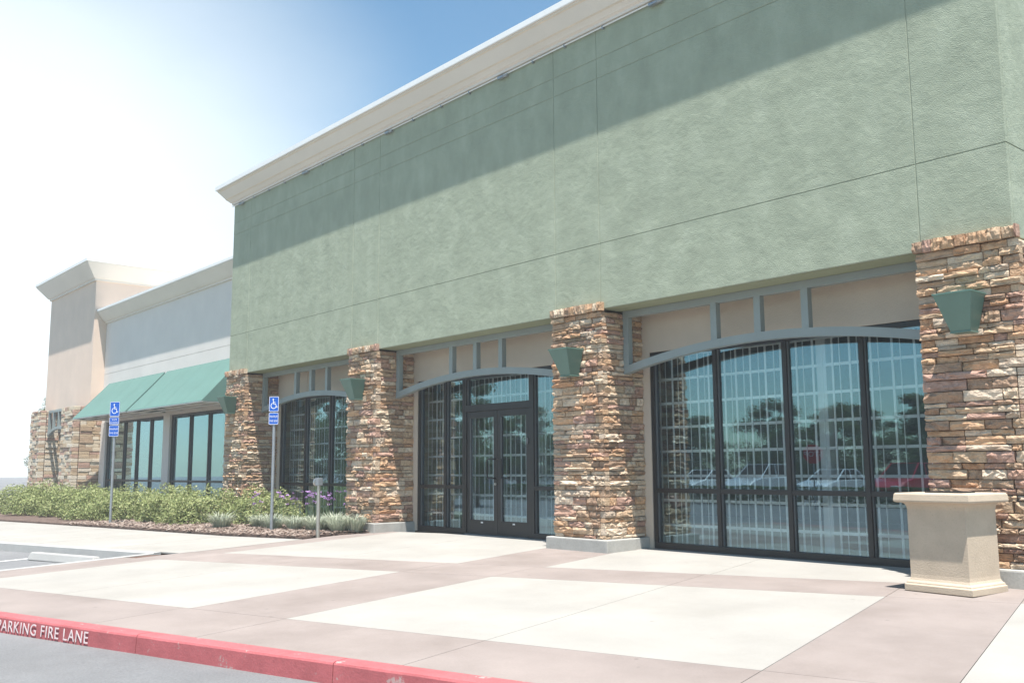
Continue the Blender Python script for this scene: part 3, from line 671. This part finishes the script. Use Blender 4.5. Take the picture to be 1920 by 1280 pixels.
# ------------------------------------------------------------------ awning store (left of the green store)
aw = thing('awning_store', 'pale beige store wing with green awnings over tall windows', 'building')
YA = 1.5; AX0, AX1 = -36.5, XL - 0.005
ZAT = 6.72
for j, (z0, z1) in enumerate(((2.95, 4.74), (4.756, ZAT))):
    box('wall_panel', 'beige_store', aw, AX0, AX1, YA, YA + 0.2, z0, z1, bevel=.004)
box('wall_core', 'beige_store', aw, AX0, AX1, YA + .012, YA + .21, 2.96, ZAT - .01)
box('pier', 'beige_store', aw, -30.39, -29.86, YA - 0.02, YA + 0.2, -0.05, 2.949); box('pier', 'beige_store', aw, AX0, -35.95, YA - .02, YA + .2, -0.05, 2.949); box('pier', 'beige_store', aw, -25.75, AX1, YA - .02, YA + .2, -0.05, 2.949)
profa = [(0.0, 6.66), (0.05, 6.66), (0.05, 6.71), (0.10, 6.735), (0.15, 6.79), (0.33, 7.02), (0.36, 7.05), (0.36, 7.08), (0, 7.08)]
# straight run with a mitred left end
mb = MB(); n = len(profa)
for o_, z in profa: mb.v.append((AX0 - 0.0, YA - o_ - .002, z))
for o_, z in profa: mb.v.append((AX1, YA - o_ - .002, z))
mb.f += [(j, (j + 1) % n, n + (j + 1) % n, n + j) for j in range(n)] + [tuple(range(n)), tuple(range(n, 2 * n))]
c2 = mb.build('cornice', 'cream', aw)
box('coping', 'coping', c2, AX0, AX1, YA - .38, YA + .2, 7.083, 7.16)
box('roof', 'coping', aw, AX0, AX1, YA + .22, 11, 6.4, 6.5); box('back_wall', 'beige_store', aw, AX0, AX1, 11, 11.2, -.1, ZAT)
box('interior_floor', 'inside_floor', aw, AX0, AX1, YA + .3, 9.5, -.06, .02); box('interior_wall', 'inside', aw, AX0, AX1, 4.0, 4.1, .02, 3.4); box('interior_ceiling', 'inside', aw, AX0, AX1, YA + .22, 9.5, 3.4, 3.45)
window(aw, [-35.95, -34.2, -32.96, -31.70, -30.39], 0.02, 2.95, ZTR, y=YA + .05, mat='teal_glass')
window(aw, [-29.86, -28.41, -27.02, -25.75], 0.02, 2.95, ZTR, y=YA + .05, mat='teal_glass')
for x0, x1 in ((-35.87, -30.48), (-30.30, -24.6)):
    a = bpy.data.objects.new('awning', None); COL.objects.link(a); a.parent = aw
    zt, zb_, y0, y1 = 4.37, 3.05, YA - .004, 0.28
    nseg = 4
    for k in range(nseg):
        xa = x0 + (x1 - x0) * k / nseg + (0.004 if k else 0); xb = x0 + (x1 - x0) * (k + 1) / nseg - 0.004
        mb = MB(); sag = 0.02
        vs_ = []
        for th in (0, -0.006):
            for i in range(5):
                t_ = i / 4
                for x in (xa, xb): vs_.append((x, y0 + (y1 - y0) * t_, zt + (zb_ - zt) * t_ - sag * math.sin(math.pi * t_) + th))
        fs_ = []
        for i in range(4): fs_ += [(2 * i, 2 * i + 1, 2 * i + 3, 2 * i + 2), (10 + 2 * i, 10 + 2 * i + 2, 10 + 2 * i + 3, 10 + 2 * i + 1)]
        fs_ += [(0, 10, 11, 1), (8, 9, 19, 18)] + [(2 * i, 2 * i + 2, 12 + 2 * i, 10 + 2 * i) for i in range(4)] + [(2 * i + 1, 11 + 2 * i, 13 + 2 * i, 3 + 2 * i) for i in range(4)]
        mb.add(vs_, fs_); mb.build('canopy_panel', 'awning', a, smooth=False)
    for x in (x0 - .003, x1 + .003):
        MB().prism([(y0, zt - .01), (y0, zb_), (y1, zb_ - .005)], 0, x - .003, x + .003).build('end_panel', 'awning', a)
    for t_ in (0.35, 0.7, 1.0):
        yy = y0 + (y1 - y0) * t_; MB().tube((x0 + .02, yy + .02, zb_ - .02), (x1 - .02, yy + .02, zb_ - .02), .018, 8).build('frame_tube', 'coping', a)
    for k in range(nseg + 1):
        x = x0 + .02 + (x1 - x0 - .04) * k / nseg; MB().tube((x, y0 - .01, zb_ - .02), (x, y1 + .02, zb_ - .02), .016, 8).build('frame_tube', 'coping', a)

# ------------------------------------------------------------------ corner tower beyond
tw = thing('corner_tower', 'peach stucco corner tower with flared white cornice beyond the awning wing', 'building')
TX0, TX1, TY = -42.3, -36.505, 1.05
for xa, xb in ((TX0, TX1),):
    box('wall', 'peach', tw, xa, xb, TY, TY + 7, 3.6, 8.3)
box('wall', 'peach', tw, TX0, -38.2, TY + 1.4, TY + 7, -.1, 3.599); box('wall', 'peach', tw, -38.15, TX1, TY + .95, TY + 7, -.1, 3.599)
pt_ = [(0.0, 8.26), (0.06, 8.26), (0.06, 8.33), (0.12, 8.36), (0.48, 8.82), (0.50, 8.87), (0, 8.87)]
tc_ = cornice(pt_, TX0, TX1, TY - .002, TY + 6.99, tw, 'cream')
cornice([(0.0, 8.873), (0.53, 8.873), (0.53, 8.97), (0, 9.0)], TX0, TX1, TY - .002, TY + 6.99, tc_, 'coping', 'coping')
def far_pillar(x0, x1, yf, yb, label, seed):
    rr = random.Random(seed); p = thing('stone_pillar', label, 'pillar', 'stone pillars between the bays'); mb = MB(); z = 0.2
    while z < 3.55:
        h = rr.uniform(.08, .15)
        xs = split(rr, x0, x1, .2, .5)
        for a, b_ in zip(xs, xs[1:]): mb.box(a + .006, b_ - .006, yf - rr.uniform(0, .04), yf + .2, z + .005, z + h - .005)
        ys_ = split(rr, yf + .22, yb, .2, .5)
        for a, b_ in zip(ys_, ys_[1:]): mb.box(x1 - .2, x1 + rr.uniform(0, .03), a + .006, b_ - .006, z + .005, z + h - .005)
        z += h
    o = mb.build('stone_facing', 'stone_far', p, bevel=.008, seg=1); o['kind'] = 'stuff'
    box('core', 'mortar', p, x0 + .05, x1 - .05, yf + .05, yb, 0.0, 3.5); box('footing', 'base', p, x0 - .1, x1 + .1, yf - .1, yb - .01, -.2, .19, bevel=.015)
far_pillar(-38.1, -36.55, 0.55, 1.99, 'stone pillar at the near corner of the peach tower', 41)
far_pillar(-42.3, -40.9, 0.55, 2.44, 'stone pillar at the far corner of the peach tower', 42)
t = bpy.data.objects.new('arch_trellis', None); COL.objects.link(t); t.parent = tw
trellis(-40.85, -38.15, '', t, ya=0.8, zb=3.6)
window(tw, [-40.85, -39.5, -38.2], 0.02, 3.3, ZTR, y=TY + 1.25, mat='teal_glass')

# ------------------------------------------------------------------ signs
def disc_arc(mb, cx, cz, r, w, a0, a1, y, n=22):
    o = len(mb.v)
    for i in range(n + 1):
        a = a0 + (a1 - a0) * i / n
        for rr_ in (r - w / 2, r + w / 2): mb.v.append((cx + rr_ * math.cos(a), y, cz + rr_ * math.sin(a)))
    for i in range(n): mb.f.append((o + 2 * i, o + 2 * i + 1, o + 2 * i + 3, o + 2 * i + 2))
def bar(mb, x0, z0, x1, z1, w, y):
    d = Vector((x1 - x0, z1 - z0)).normalized(); p = Vector((-d.y, d.x)) * w / 2
    mb.add([(x0 + p.x, y, z0 + p.y), (x1 + p.x, y, z1 + p.y), (x1 - p.x, y, z1 - p.y), (x0 - p.x, y, z0 - p.y)], [(0, 1, 2, 3)])
def rrect(w, h, r, n=5):
    out = []
    for cx, cz, a in ((w / 2 - r, h / 2 - r, 0), (-w / 2 + r, h / 2 - r, 90), (-w / 2 + r, -h / 2 + r, 180), (w / 2 - r, -h / 2 + r, 270)):
        for i in range(n + 1): t = rad(a + 90 * i / n); out.append((cx + r * math.cos(t), cz + r * math.sin(t)))
    return out
def wheelchair(mb, s, cz, y):
    disc_arc(mb, -0.06 * s, cz + 0.36 * s, 0.030 * s, 0.060 * s, 0, 2 * math.pi, y, 14)
    bar(mb, -0.055 * s, cz + 0.30 * s, -0.03 * s, cz + 0.0 * s, 0.055 * s, y); bar(mb, -0.045 * s, cz + 0.14 * s, 0.12 * s, cz + 0.14 * s, 0.045 * s, y)
    bar(mb, -0.035 * s, cz + 0.02 * s, 0.14 * s, cz + 0.02 * s, 0.05 * s, y); bar(mb, 0.13 * s, cz + 0.03 * s, 0.22 * s, cz - 0.24 * s, 0.05 * s, y); bar(mb, 0.21 * s, cz - 0.24 * s, 0.31 * s, cz - 0.20 * s, 0.045 * s, y)
    disc_arc(mb, -0.02 * s, cz - 0.12 * s, 0.215 * s, 0.05 * s, rad(115), rad(345), y)
def plate(parent, w, h, zc, text=None, symbol=False, ty=None, lab='sign_plate'):
    pl = MB().prism(rrect(w, h, 0.022), 1, -0.0015, 0.0015).build(lab, 'blue', parent); pl.location = (0, -0.038, zc)
    mb = MB(); o_, i_ = rrect(w - .006, h - .006, .020), rrect(w - .022, h - .022, .014); n = len(o_)
    mb.add([(x, -.0028, z) for x, z in o_] + [(x, -.0028, z) for x, z in i_], [(i, (i + 1) % n, n + (i + 1) % n, n + i) for i in range(n)])
    mb.build('border', 'white', pl)
    if symbol: mb = MB(); wheelchair(mb, h * 0.86, 0.0, -.003); mb.build('wheelchair_symbol', 'white', pl)
    if text:
        for (s, z, size) in text:
            me = text_mesh(s, size); me.materials.clear(); o = link('lettering', me, MT['white'], pl)
            xs_ = [v.co.x for v in me.vertices]; cx = (min(xs_) + max(xs_)) / 2; k = min(1, (w - .045) / (max(xs_) - min(xs_)))
            o.scale = (k, 1, 1); o.rotation_euler = (math.pi / 2, 0, 0); o.location = (-cx * k, -.003, z)
def sign_post(x, y, top, label, plates, yaw):
    t = thing('parking_sign', label, 'sign', 'accessible parking signs'); t.location = (x, y, gz(y) + 0.02); t.rotation_euler = (0, 0, yaw)
    MB().tube((0, 0, -.1), (0, 0, top - 0.02), 0.03, 12).build('post', 'galv', t, smooth=False)
    for p in plates: plate(t, *p[:3], **p[3])
    for z in (top - .06, top - .40): MB().tube((0, -.045, z), (0, -.02, z), .008, 8).build('bolt', 'galv', t)
sign_post(-17.2, -1.31, 2.62, 'blue accessible parking sign with minimum fine plate, by the flower bed', [(.205, .30, 2.475, dict(symbol=True)), (.205, .235, 2.19, dict(text=[('MINIMUM', 0.02, .062), ('FINE $250', -.065, .062)]))], rad(38))
sign_post(-22.6, -2.58, 2.80, 'blue accessible parking sign with three plates, in front of the awnings', [(.25, .34, 2.63, dict(symbol=True)), (.25, .17, 2.36, dict(text=[('VAN', 0.01, .06), ('ACCESSIBLE', -.055, .05)])), (.25, .26, 2.13, dict(text=[('MINIMUM', 0.02, .062), ('FINE $250', -.07, .062)]))], rad(38))
# door opener post
t = thing('door_opener_post', 'short steel post with round push plate at the edge of the bark bed', 'post'); t.location = (-15.42, -1.30, gz(-1.3)); t.rotation_euler = (0, 0, rad(12))
MB().tube((0, 0, -.05), (0, 0, 0.96), .033, 12).build('post', 'brushed', t, smooth=False)
MB().box(-.035, .045, -.055, .055, 0.93, 1.06).build('switch_box', 'galv', t, bevel=.008)
MB().tube((-.036, 0, .985), (-.075, 0, .985), .075, 20).build('push_plate', 'brushed', t)
mb = MB(); 
q = MB(); wheelchair(q, .12, 0, 0)
mb.add([(-.0765, -x, .985 + z) for x, y, z in q.v], q.f); mb.build('wheelchair_symbol', 'blue', t)

# ------------------------------------------------------------------ planting
def leaf_cloud(name, n, place, size, mat, seed, up=0.3, asp=0.5):
    rr = random.Random(seed); vs, fs = [], []
    for _ in range(n):
        p, nrm = place(rr); d = Vector((rr.gauss(0, 1), rr.gauss(0, 1), rr.gauss(0, 1))) * 0.75 + nrm + Vector((0, 0, up)); d.normalize()
        a = d.orthogonal().normalized(); a = Matrix.Rotation(rr.uniform(0, 6.28), 3, d) @ a; b_ = d.cross(a); s = size * rr.uniform(.6, 1.25)
        o = len(vs); vs += [p - a * s, p + b_ * s * asp + d * s * .15, p + a * s, p - b_ * s * asp + d * s * .15]; fs.append((o, o + 1, o + 2, o + 3))
    me = bpy.data.meshes.new(name); me.from_pydata([tuple(v) for v in vs], [], fs); me.update(); me.materials.append(MT[mat]); return me
def shrub_place(rx, ry, rz, seed):
    def f(rr):
        d = Vector((rr.gauss(0, 1), rr.gauss(0, 1), abs(rr.gauss(0, 1)) * .9)).normalized()
        k = 1 + 0.28 * noise.noise(d * 2.2 + Vector((seed, 0, 0))) + 0.16 * noise.noise(d * 6 + Vector((0, seed, 0)))
        r = k * (1 - 0.38 * rr.random() ** 2.2); return Vector((d.x * rx * r, d.y * ry * r, 0.03 + d.z * rz * r)), d * 1.0
    return f
SH = [leaf_cloud('foliage', 7500, shrub_place(.95, .72, .80, s * 7.3), .030, 'shrub_leaf', s) for s in range(3)]
stm = MB()
for k in range(7):
    a = k * .9; stm.tube((.05 * math.cos(a), .05 * math.sin(a), -.05), (.45 * math.cos(a), .35 * math.sin(a), .45), .014, 6, .006)
stm = stm.mesh('stem'); stm.materials.append(MT['bark'])
shr = [(-19.6, -0.35, 1.0, 1.0), (-21.0, -0.95, 1.05, .98), (-22.45, -1.25, 1.1, 1.03), (-24.1, -1.6, 1.1, .95), (-25.7, -1.85, 1.15, 1.0), (-27.5, -1.9, 1.2, 1.0), (-29.4, -2.1, 1.2, 1.05), (-31.6, -2.2, 1.3, 1.0)]
slab_ = ['rounded yellow-green shrub at the foot of the leftmost stone pillar', 'rounded shrub second from the flower bed, below the right-hand awning', 'rounded shrub right of the three-plate parking sign', 'rounded shrub left of the three-plate parking sign',
         'fifth rounded shrub of the row, counted from the flower bed', 'sixth rounded shrub of the row, counted from the flower bed', 'seventh rounded shrub of the row, before the peach tower', 'farthest rounded shrub of the row, at the left edge']
for i, (x, y, s, h) in enumerate(shr):
    t = thing('shrub', slab_[i], 'shrub', 'rounded shrubs along the bed'); t.location = (x, y, gz(y) + .02); t.rotation_euler = (0, 0, i * 1.3 + .3); t.scale = (s, s, h * (.97 if i else .9))
    link('foliage', SH[i % 3], None, t); link('stem', stm, None, t)
def tuft_mesh(seed, n=420, r=.30, h=.30):
    rr = random.Random(seed); vs, fs = [], []
    for _ in range(n):
        a = rr.uniform(0, 6.28); q = rr.random() ** .6 * .12; b_ = Vector((q * math.cos(a), q * math.sin(a), 0)); a2 = a + rr.uniform(-.5, .5); L = rr.uniform(.55, 1.1)
        tip = b_ + Vector((r * L * math.cos(a2) * rr.uniform(.3, 1.1), r * L * math.sin(a2) * rr.uniform(.3, 1.1), h * L * rr.uniform(.5, 1))); mid = (b_ + tip) / 2 + Vector((0, 0, h * .28 * L))
        w = Vector((-math.sin(a2), math.cos(a2), 0)) * .0045; o = len(vs); vs += [b_ - w, b_ + w, mid + w, mid - w, tip]; fs += [(o, o + 1, o + 2, o + 3), (o + 3, o + 2, o + 4)]
    me = bpy.data.meshes.new('blades'); me.from_pydata([tuple(v) for v in vs], [], fs); me.update(); me.materials.append(MT['blade']); return me
TM = [tuft_mesh(s) for s in range(3)]
tp = [(-18.95, -1.55), (-18.1, -0.9), (-17.65, -1.02), (-17.15, -0.85), (-16.8, -0.62), (-16.45, -0.72), (-16.15, -0.45), (-15.85, -0.62), (-17.5, -0.6), (-16.6, -0.3), (-18.5, -0.95), (-15.75, -0.35)]
rr = random.Random(8)
for i, (x, y) in enumerate(tp):
    t = thing('grass_tuft', 'pale blue-green grass tuft standing alone at the left end of the tufts' if i == 0 else 'pale blue-green fescue tuft in the row below the lilac flowers', 'grass tuft', 'fescue tufts in the bark bed' if i else 'fescue tufts in the bark bed'); t.location = (x, y, gz(y) + .03); t.rotation_euler = (0, 0, rr.uniform(0, 6)); s = rr.uniform(.9, 1.2); t.scale = (s, s, s)
    link('blades', TM[i % 3], None, t)
def garlic(seed):
    rr = random.Random(seed); sm = MB(); fm = MB()
    for _ in range(9):
        x, y = rr.gauss(0, .10), rr.gauss(0, .07); h = rr.uniform(.45, .72); tx, ty = x + rr.gauss(0, .05), y + rr.gauss(0, .04)
        sm.tube((x, y, 0), (tx, ty, h), .004, 4, .003)
        for _k in range(9):
            d = Vector((rr.gauss(0, 1), rr.gauss(0, 1), rr.uniform(-.2, 1))).normalized(); p = Vector((tx, ty, h)); e = p + d * rr.uniform(.02, .036); w = d.orthogonal() * .010
            fm.add([p, e - w, e + d * .006, e + w], [(0, 1, 2, 3)])
    for _ in range(30):
        a = rr.uniform(0, 6.28); L = rr.uniform(.15, .3); b_ = Vector((rr.gauss(0, .06), rr.gauss(0, .05), 0)); tip = b_ + Vector((L * .5 * math.cos(a), L * .5 * math.sin(a), L)); w = Vector((-math.sin(a), math.cos(a), 0)) * .005
        sm.add([b_ - w, b_ + w, tip], [(0, 1, 2)])
    return sm, fm
GV = []
for s in range(3):
    a, b_ = garlic(s + 20); ma = a.mesh('stems'); ma.materials.append(MT['stem']); mb_ = b_.mesh('flowers'); mb_.materials.append(MT['petal']); GV.append((ma, mb_))
gp = [(-18.9, -0.8), (-18.45, -0.45), (-18.05, -0.3), (-17.7, -0.2), (-17.35, -0.1), (-17.0, -0.02), (-16.75, 0.15), (-16.35, 0.1), (-17.5, 0.2), (-16.9, 0.35), (-18.2, 0.1)]
for i, (x, y) in enumerate(gp):
    t = thing('flowering_plant', 'lilac-flowered plant with thin upright stems between the grass tufts and the window', 'flower', 'lilac flowers by the window'); t.location = (x, y, gz(y) + .03); t.rotation_euler = (0, 0, i * 2.1)
    link('stems', GV[i % 3][0], None, t); link('flowers', GV[i % 3][1], None, t)
# weed at the footing
t = thing('weed', 'small green weed growing at the footing of the pillar by the flower bed', 'weed'); t.location = (-15.62, -0.27, gz(-.27)); link('blades', GV[0][0], None, t); t.scale = (.35, .35, .35)

# trees -------------------------------------------------------------
def tree_parts(seed, H=9.5, W=3.6, n=17000, size=.085):
    rr = random.Random(seed); tr = MB(); tr.tube((0, 0, -.2), (0.05, 0.02, H * .35), .20, 10, .14); cl = []
    tr.tube((0.05, 0.02, H * .35), (0.0, .1, H * .8), .14, 8, .04)
    for k in range(64):
        a = rr.uniform(0, 6.28); zc = H * rr.uniform(.14, .97); k_ = (zc / H - .14) / .83; env = W * (0.55 + .9 * k_ - 1.35 * k_ * k_) * 1.05
        q = env * math.sqrt(rr.random()); c = Vector((q * math.cos(a), q * math.sin(a), zc)); cl.append((c, rr.uniform(.35, .95) * (1.25 - .5 * k_)))
        if rr.random() < .5: tr.tube((0, 0, zc * .72), c, .05, 6, .015)
    def place(r):
        c, s = cl[r.randrange(len(cl))]; d = Vector((r.gauss(0, 1), r.gauss(0, 1), r.gauss(0, 1))).normalized()
        return c + Vector((d.x * s, d.y * s, d.z * s * .75)) * (1.15 - .75 * r.random() ** 1.3), d
    me = leaf_cloud('crown', n, place, size, 'tree_leaf', seed + 1, asp=.6); tm = tr.mesh('trunk'); tm.materials.append(MT['bark']); return tm, me
TV = [tree_parts(s * 5 + 2) for s in range(3)]
def tree(x, y, s, i, label, group, rot, wide=1.0):
    t = thing('tree', label, 'tree', group); t.location = (x, y, az(y)); t.scale = (s * wide, s * wide, s); t.rotation_euler = (0, 0, rot)
    link('trunk', TV[i % 3][0], None, t); link('crown', TV[i % 3][1], None, t)
rr = random.Random(31)
for i, (x, y, s) in enumerate(((-12, -42, .9), (-17.5, -44, 1.05), (-22, -41, .95), (-27, -45, 1.12), (-31.5, -42, .88), (-36.5, -44, 1.05), (-42, -41, .95), (-47, -40, 1.1), (-53, -36, 1.0), (-58, -33, 1.1), (-64, -30, 1.0), (-6, -43, 1.0), (-70, -26, 1.1))):
    tree(x, y, s * (.50 if i % 4 else .66), i, 'dark green tree in the row across the parking lot, mirrored in the windows', 'trees across the parking lot', rr.uniform(0, 6), 1.75)
for i, (x, y, s) in enumerate(((-9, -49, 1.05), (-14.5, -50, .95), (-20, -49, 1.1), (-25, -50, .9), (-29.5, -49, 1.08), (-34.5, -50, 1.0), (-40, -48, 1.1), (-46, -47, .95), (-52, -43, 1.1), (-59, -40, 1.0), (-66, -36, 1.1))):
    tree(x, y, s * .62, i + 1, 'dark green tree in the second row across the parking lot, mirrored in the windows', 'trees across the parking lot', rr.uniform(0, 6), 1.75)
tree(-31.5, -13.5, .62, 1, 'small street tree on the lot island, mirrored in the doors', 'trees on the lot island', 1.0)
tree(-37.5, -10.0, .62, 2, 'tall street tree on the lot island, mirrored in the left window', 'trees on the lot island', 2.0)
for i, (x, y, s) in enumerate(((-88, 3.0, 1.0), (-96, -2, 1.1), (-54, 5.0, .6), (-104, 6, 1.2))):
    tree(x, y, s, i + 1, ['faded tree left of the peach tower', 'tall faded tree at the left edge', 'small faded tree against the peach tower', 'farthest faded tree behind the others at the left edge'][i], 'trees beyond the tower', i * 1.7)
# low hedge along the lot edge (seen mirrored in the glass)
def hedge_place(L, W, H):
    def f(r):
        s = r.random(); x = r.uniform(-L, L)
        if s < .4: return Vector((x, r.uniform(-W, W), H * (1 + .12 * noise.noise(Vector((x, 0, 3)))))), Vector((0, 0, 1))
        return Vector((x, W * (1 if s < .7 else -1), r.uniform(.03, H))), Vector((0, 1 if s < .7 else -1, 0))
    return f
hm = leaf_cloud('foliage', 6000, hedge_place(3.0, .5, .75), .05, 'hedge_leaf', 77)
for i in range(9):
    x = -12 - i * 6.3; y = -24 + i * .9
    t = thing('hedge', 'low clipped hedge along the far side of the lot lane, mirrored in the windows', 'hedge', 'hedges across the parking lot'); t.location = (x, y, az(y)); t.rotation_euler = (0, 0, rad(-8)); link('foliage', hm, None, t)

# parked cars (seen mirrored in the glass) ---------------------------------
def car(x, y, rz, col, label, suv=False):
    t = thing('parked_car', label, 'car', 'cars parked across the lot'); t.location = (x, y, az(y)); t.rotation_euler = (0, 0, rz)
    pm = paint('car_paint', col); k = 1.12 if suv else 1.0
    low = [(-2.2, .34), (-2.26, .60), (-2.2, .82 * k), (-1.75, .90 * k), (-1.1, .95 * k), (1.0, .93 * k), (1.75, .80 * k), (2.2, .66), (2.27, .45), (2.2, .30), (1.75, .26), (-1.7, .26)]
    mb = MB(); n = len(low)
    for yy, s in ((-.90, .94), (-.86, 1), (.86, 1), (.90, .94)):
        yv = yy; pass
    secs = [(-.90, .96), (-.80, 1.0), (.80, 1.0), (.90, .96)]
    for yy, s in secs: mb.v += [(px * s, yy, .5 + (pz - .5) * (s if s < 1 else 1)) for px, pz in low]
    for q in range(3): mb.f += [(q * n + j, q * n + (j + 1) % n, (q + 1) * n + (j + 1) % n, (q + 1) * n + j) for j in range(n)]
    mb.f += [tuple(range(n)), tuple(range(3 * n, 4 * n))]
    mb.build('body', pm, t, bevel=.03)
    rz_ = 1.72 if suv else 1.44
    top = [(-1.95 if suv else -1.75, .88 * k), (-1.75 if suv else -1.15, rz_ - .04), (-.9, rz_), (.05, rz_ - .03), (.98, .90 * k)]
    gb = MB(); n = len(top)
    for yy, ins in ((-.80, 0), (.80, 0)): gb.v += [(px, yy * (1 if pz < 1.1 else .82), pz) for px, pz in top]
    gb.f = [(j, (j + 1) % n, n + (j + 1) % n, n + j) for j in range(n)] + [tuple(range(n)), tuple(range(n, 2 * n))]
    gb.build('cabin_glass', 'black', t, bevel=.02)
    rb = MB().box(top[1][0] + .03, top[3][0] - .02, -.68, .68, rz_ - .035, rz_ + .022); rb.build('roof', pm, t, bevel=.02)
    for s in (-1, 1):
        pb_ = MB(); yy = s * .74
        pb_.tube((top[4][0], s * .81, .9 * k), (top[3][0], s * .665, rz_), .035, 6); pb_.tube((top[0][0], s * .81, .88 * k), (top[1][0], s * .665, rz_ - .02), .05, 6); pb_.tube((-.35, s * .82, .92 * k), (-.4, s * .67, rz_), .035, 6)
        pb_.build('window_pillar', pm, t)
        for wx in (-1.38, 1.38):
            w = MB().tube((wx, s * .92, .33), (wx, s * .70, .33), .33, 18).build('wheel', 'rubber', t); MB().tube((wx, s * .93, .33), (wx, s * .9, .33), .21, 12).build('rim', 'brushed', w)
        MB().box(2.10, 2.235, s * .62 - .16, s * .62 + .16, .60, .72).build('headlight', 'white', t, bevel=.03); MB().box(-2.25, -2.12, s * .66 - .14, s * .66 + .14, .66, .80).build('tail_light', 'signred', t, bevel=.02)
for x, y, rz, c, lb, sv in ((-21.6, -31, rad(92), (.42, .02, .03), 'red car parked across the lot, mirrored at the right of the large window', True), (-25.6, -31.4, rad(90), (.62, .63, .64), 'silver car parked next to the red car', False), (-29.6, -31, rad(91), (.55, .56, .58), 'silver hatchback parked two places from the red car', True),
                             (-33.4, -31.2, rad(89), (.75, .75, .74), 'white car parked between the silver and the dark car', False), (-38.0, -30.6, rad(90), (.30, .32, .35), 'grey car parked nearest the lot island tree', True), (-46, -24.5, rad(100), (.08, .12, .22), 'dark blue car parked at the left of the lot', False)):
    car(x, y, rz, c, lb, sv)
# stop sign across the lane
t = thing('stop_sign', 'red octagonal stop sign across the lane, mirrored in the large window', 'sign'); t.location = (-19.6, -20, az(-20)); t.rotation_euler = (0, 0, rad(180 - 32))
MB().tube((0, .03, -.05), (0, .03, 2.4), .028, 8).build('post', 'galv', t)
MB().prism([(.38 * math.cos(rad(22.5 + 45 * i)), 2.05 + .38 * math.sin(rad(22.5 + 45 * i))) for i in range(8)], 1, -.003, 0).build('sign_plate', 'signred', t)
me = text_mesh('STOP', .26); me.materials.clear(); o = link('lettering', me, MT['white'], t); xs_ = [v.co.x for v in me.vertices]; o.rotation_euler = (math.pi / 2, 0, 0); o.location = (-(min(xs_) + max(xs_)) / 2, -.0045, 1.96)

# ------------------------------------------------------------------ added haze
if HAZE:  # even haze added so distant parts whiten, in place of a fade to white
    hz = MB().box(-232, 92, -122, 62, -1.4, 13.0).build('haze', None if False else 'white'); hz.data.materials.clear()
    m_ = bpy.data.materials.new('added_haze'); m_.use_nodes = True; n_ = m_.node_tree.nodes; n_.remove(n_['Principled BSDF'])
    pv = n_.new('ShaderNodeVolumePrincipled'); pv.inputs['Density'].default_value = HAZE; pv.inputs['Color'].default_value = (0.97, 0.98, 1.0, 1); pv.inputs['Anisotropy'].default_value = 0.0
    m_.node_tree.links.new(pv.outputs[0], n_['Material Output'].inputs['Volume']); hz.data.materials.append(m_)
    hz['kind'] = 'stuff'; hz['label'] = 'pale haze added over the whole lot to whiten far parts'; hz['category'] = 'haze'
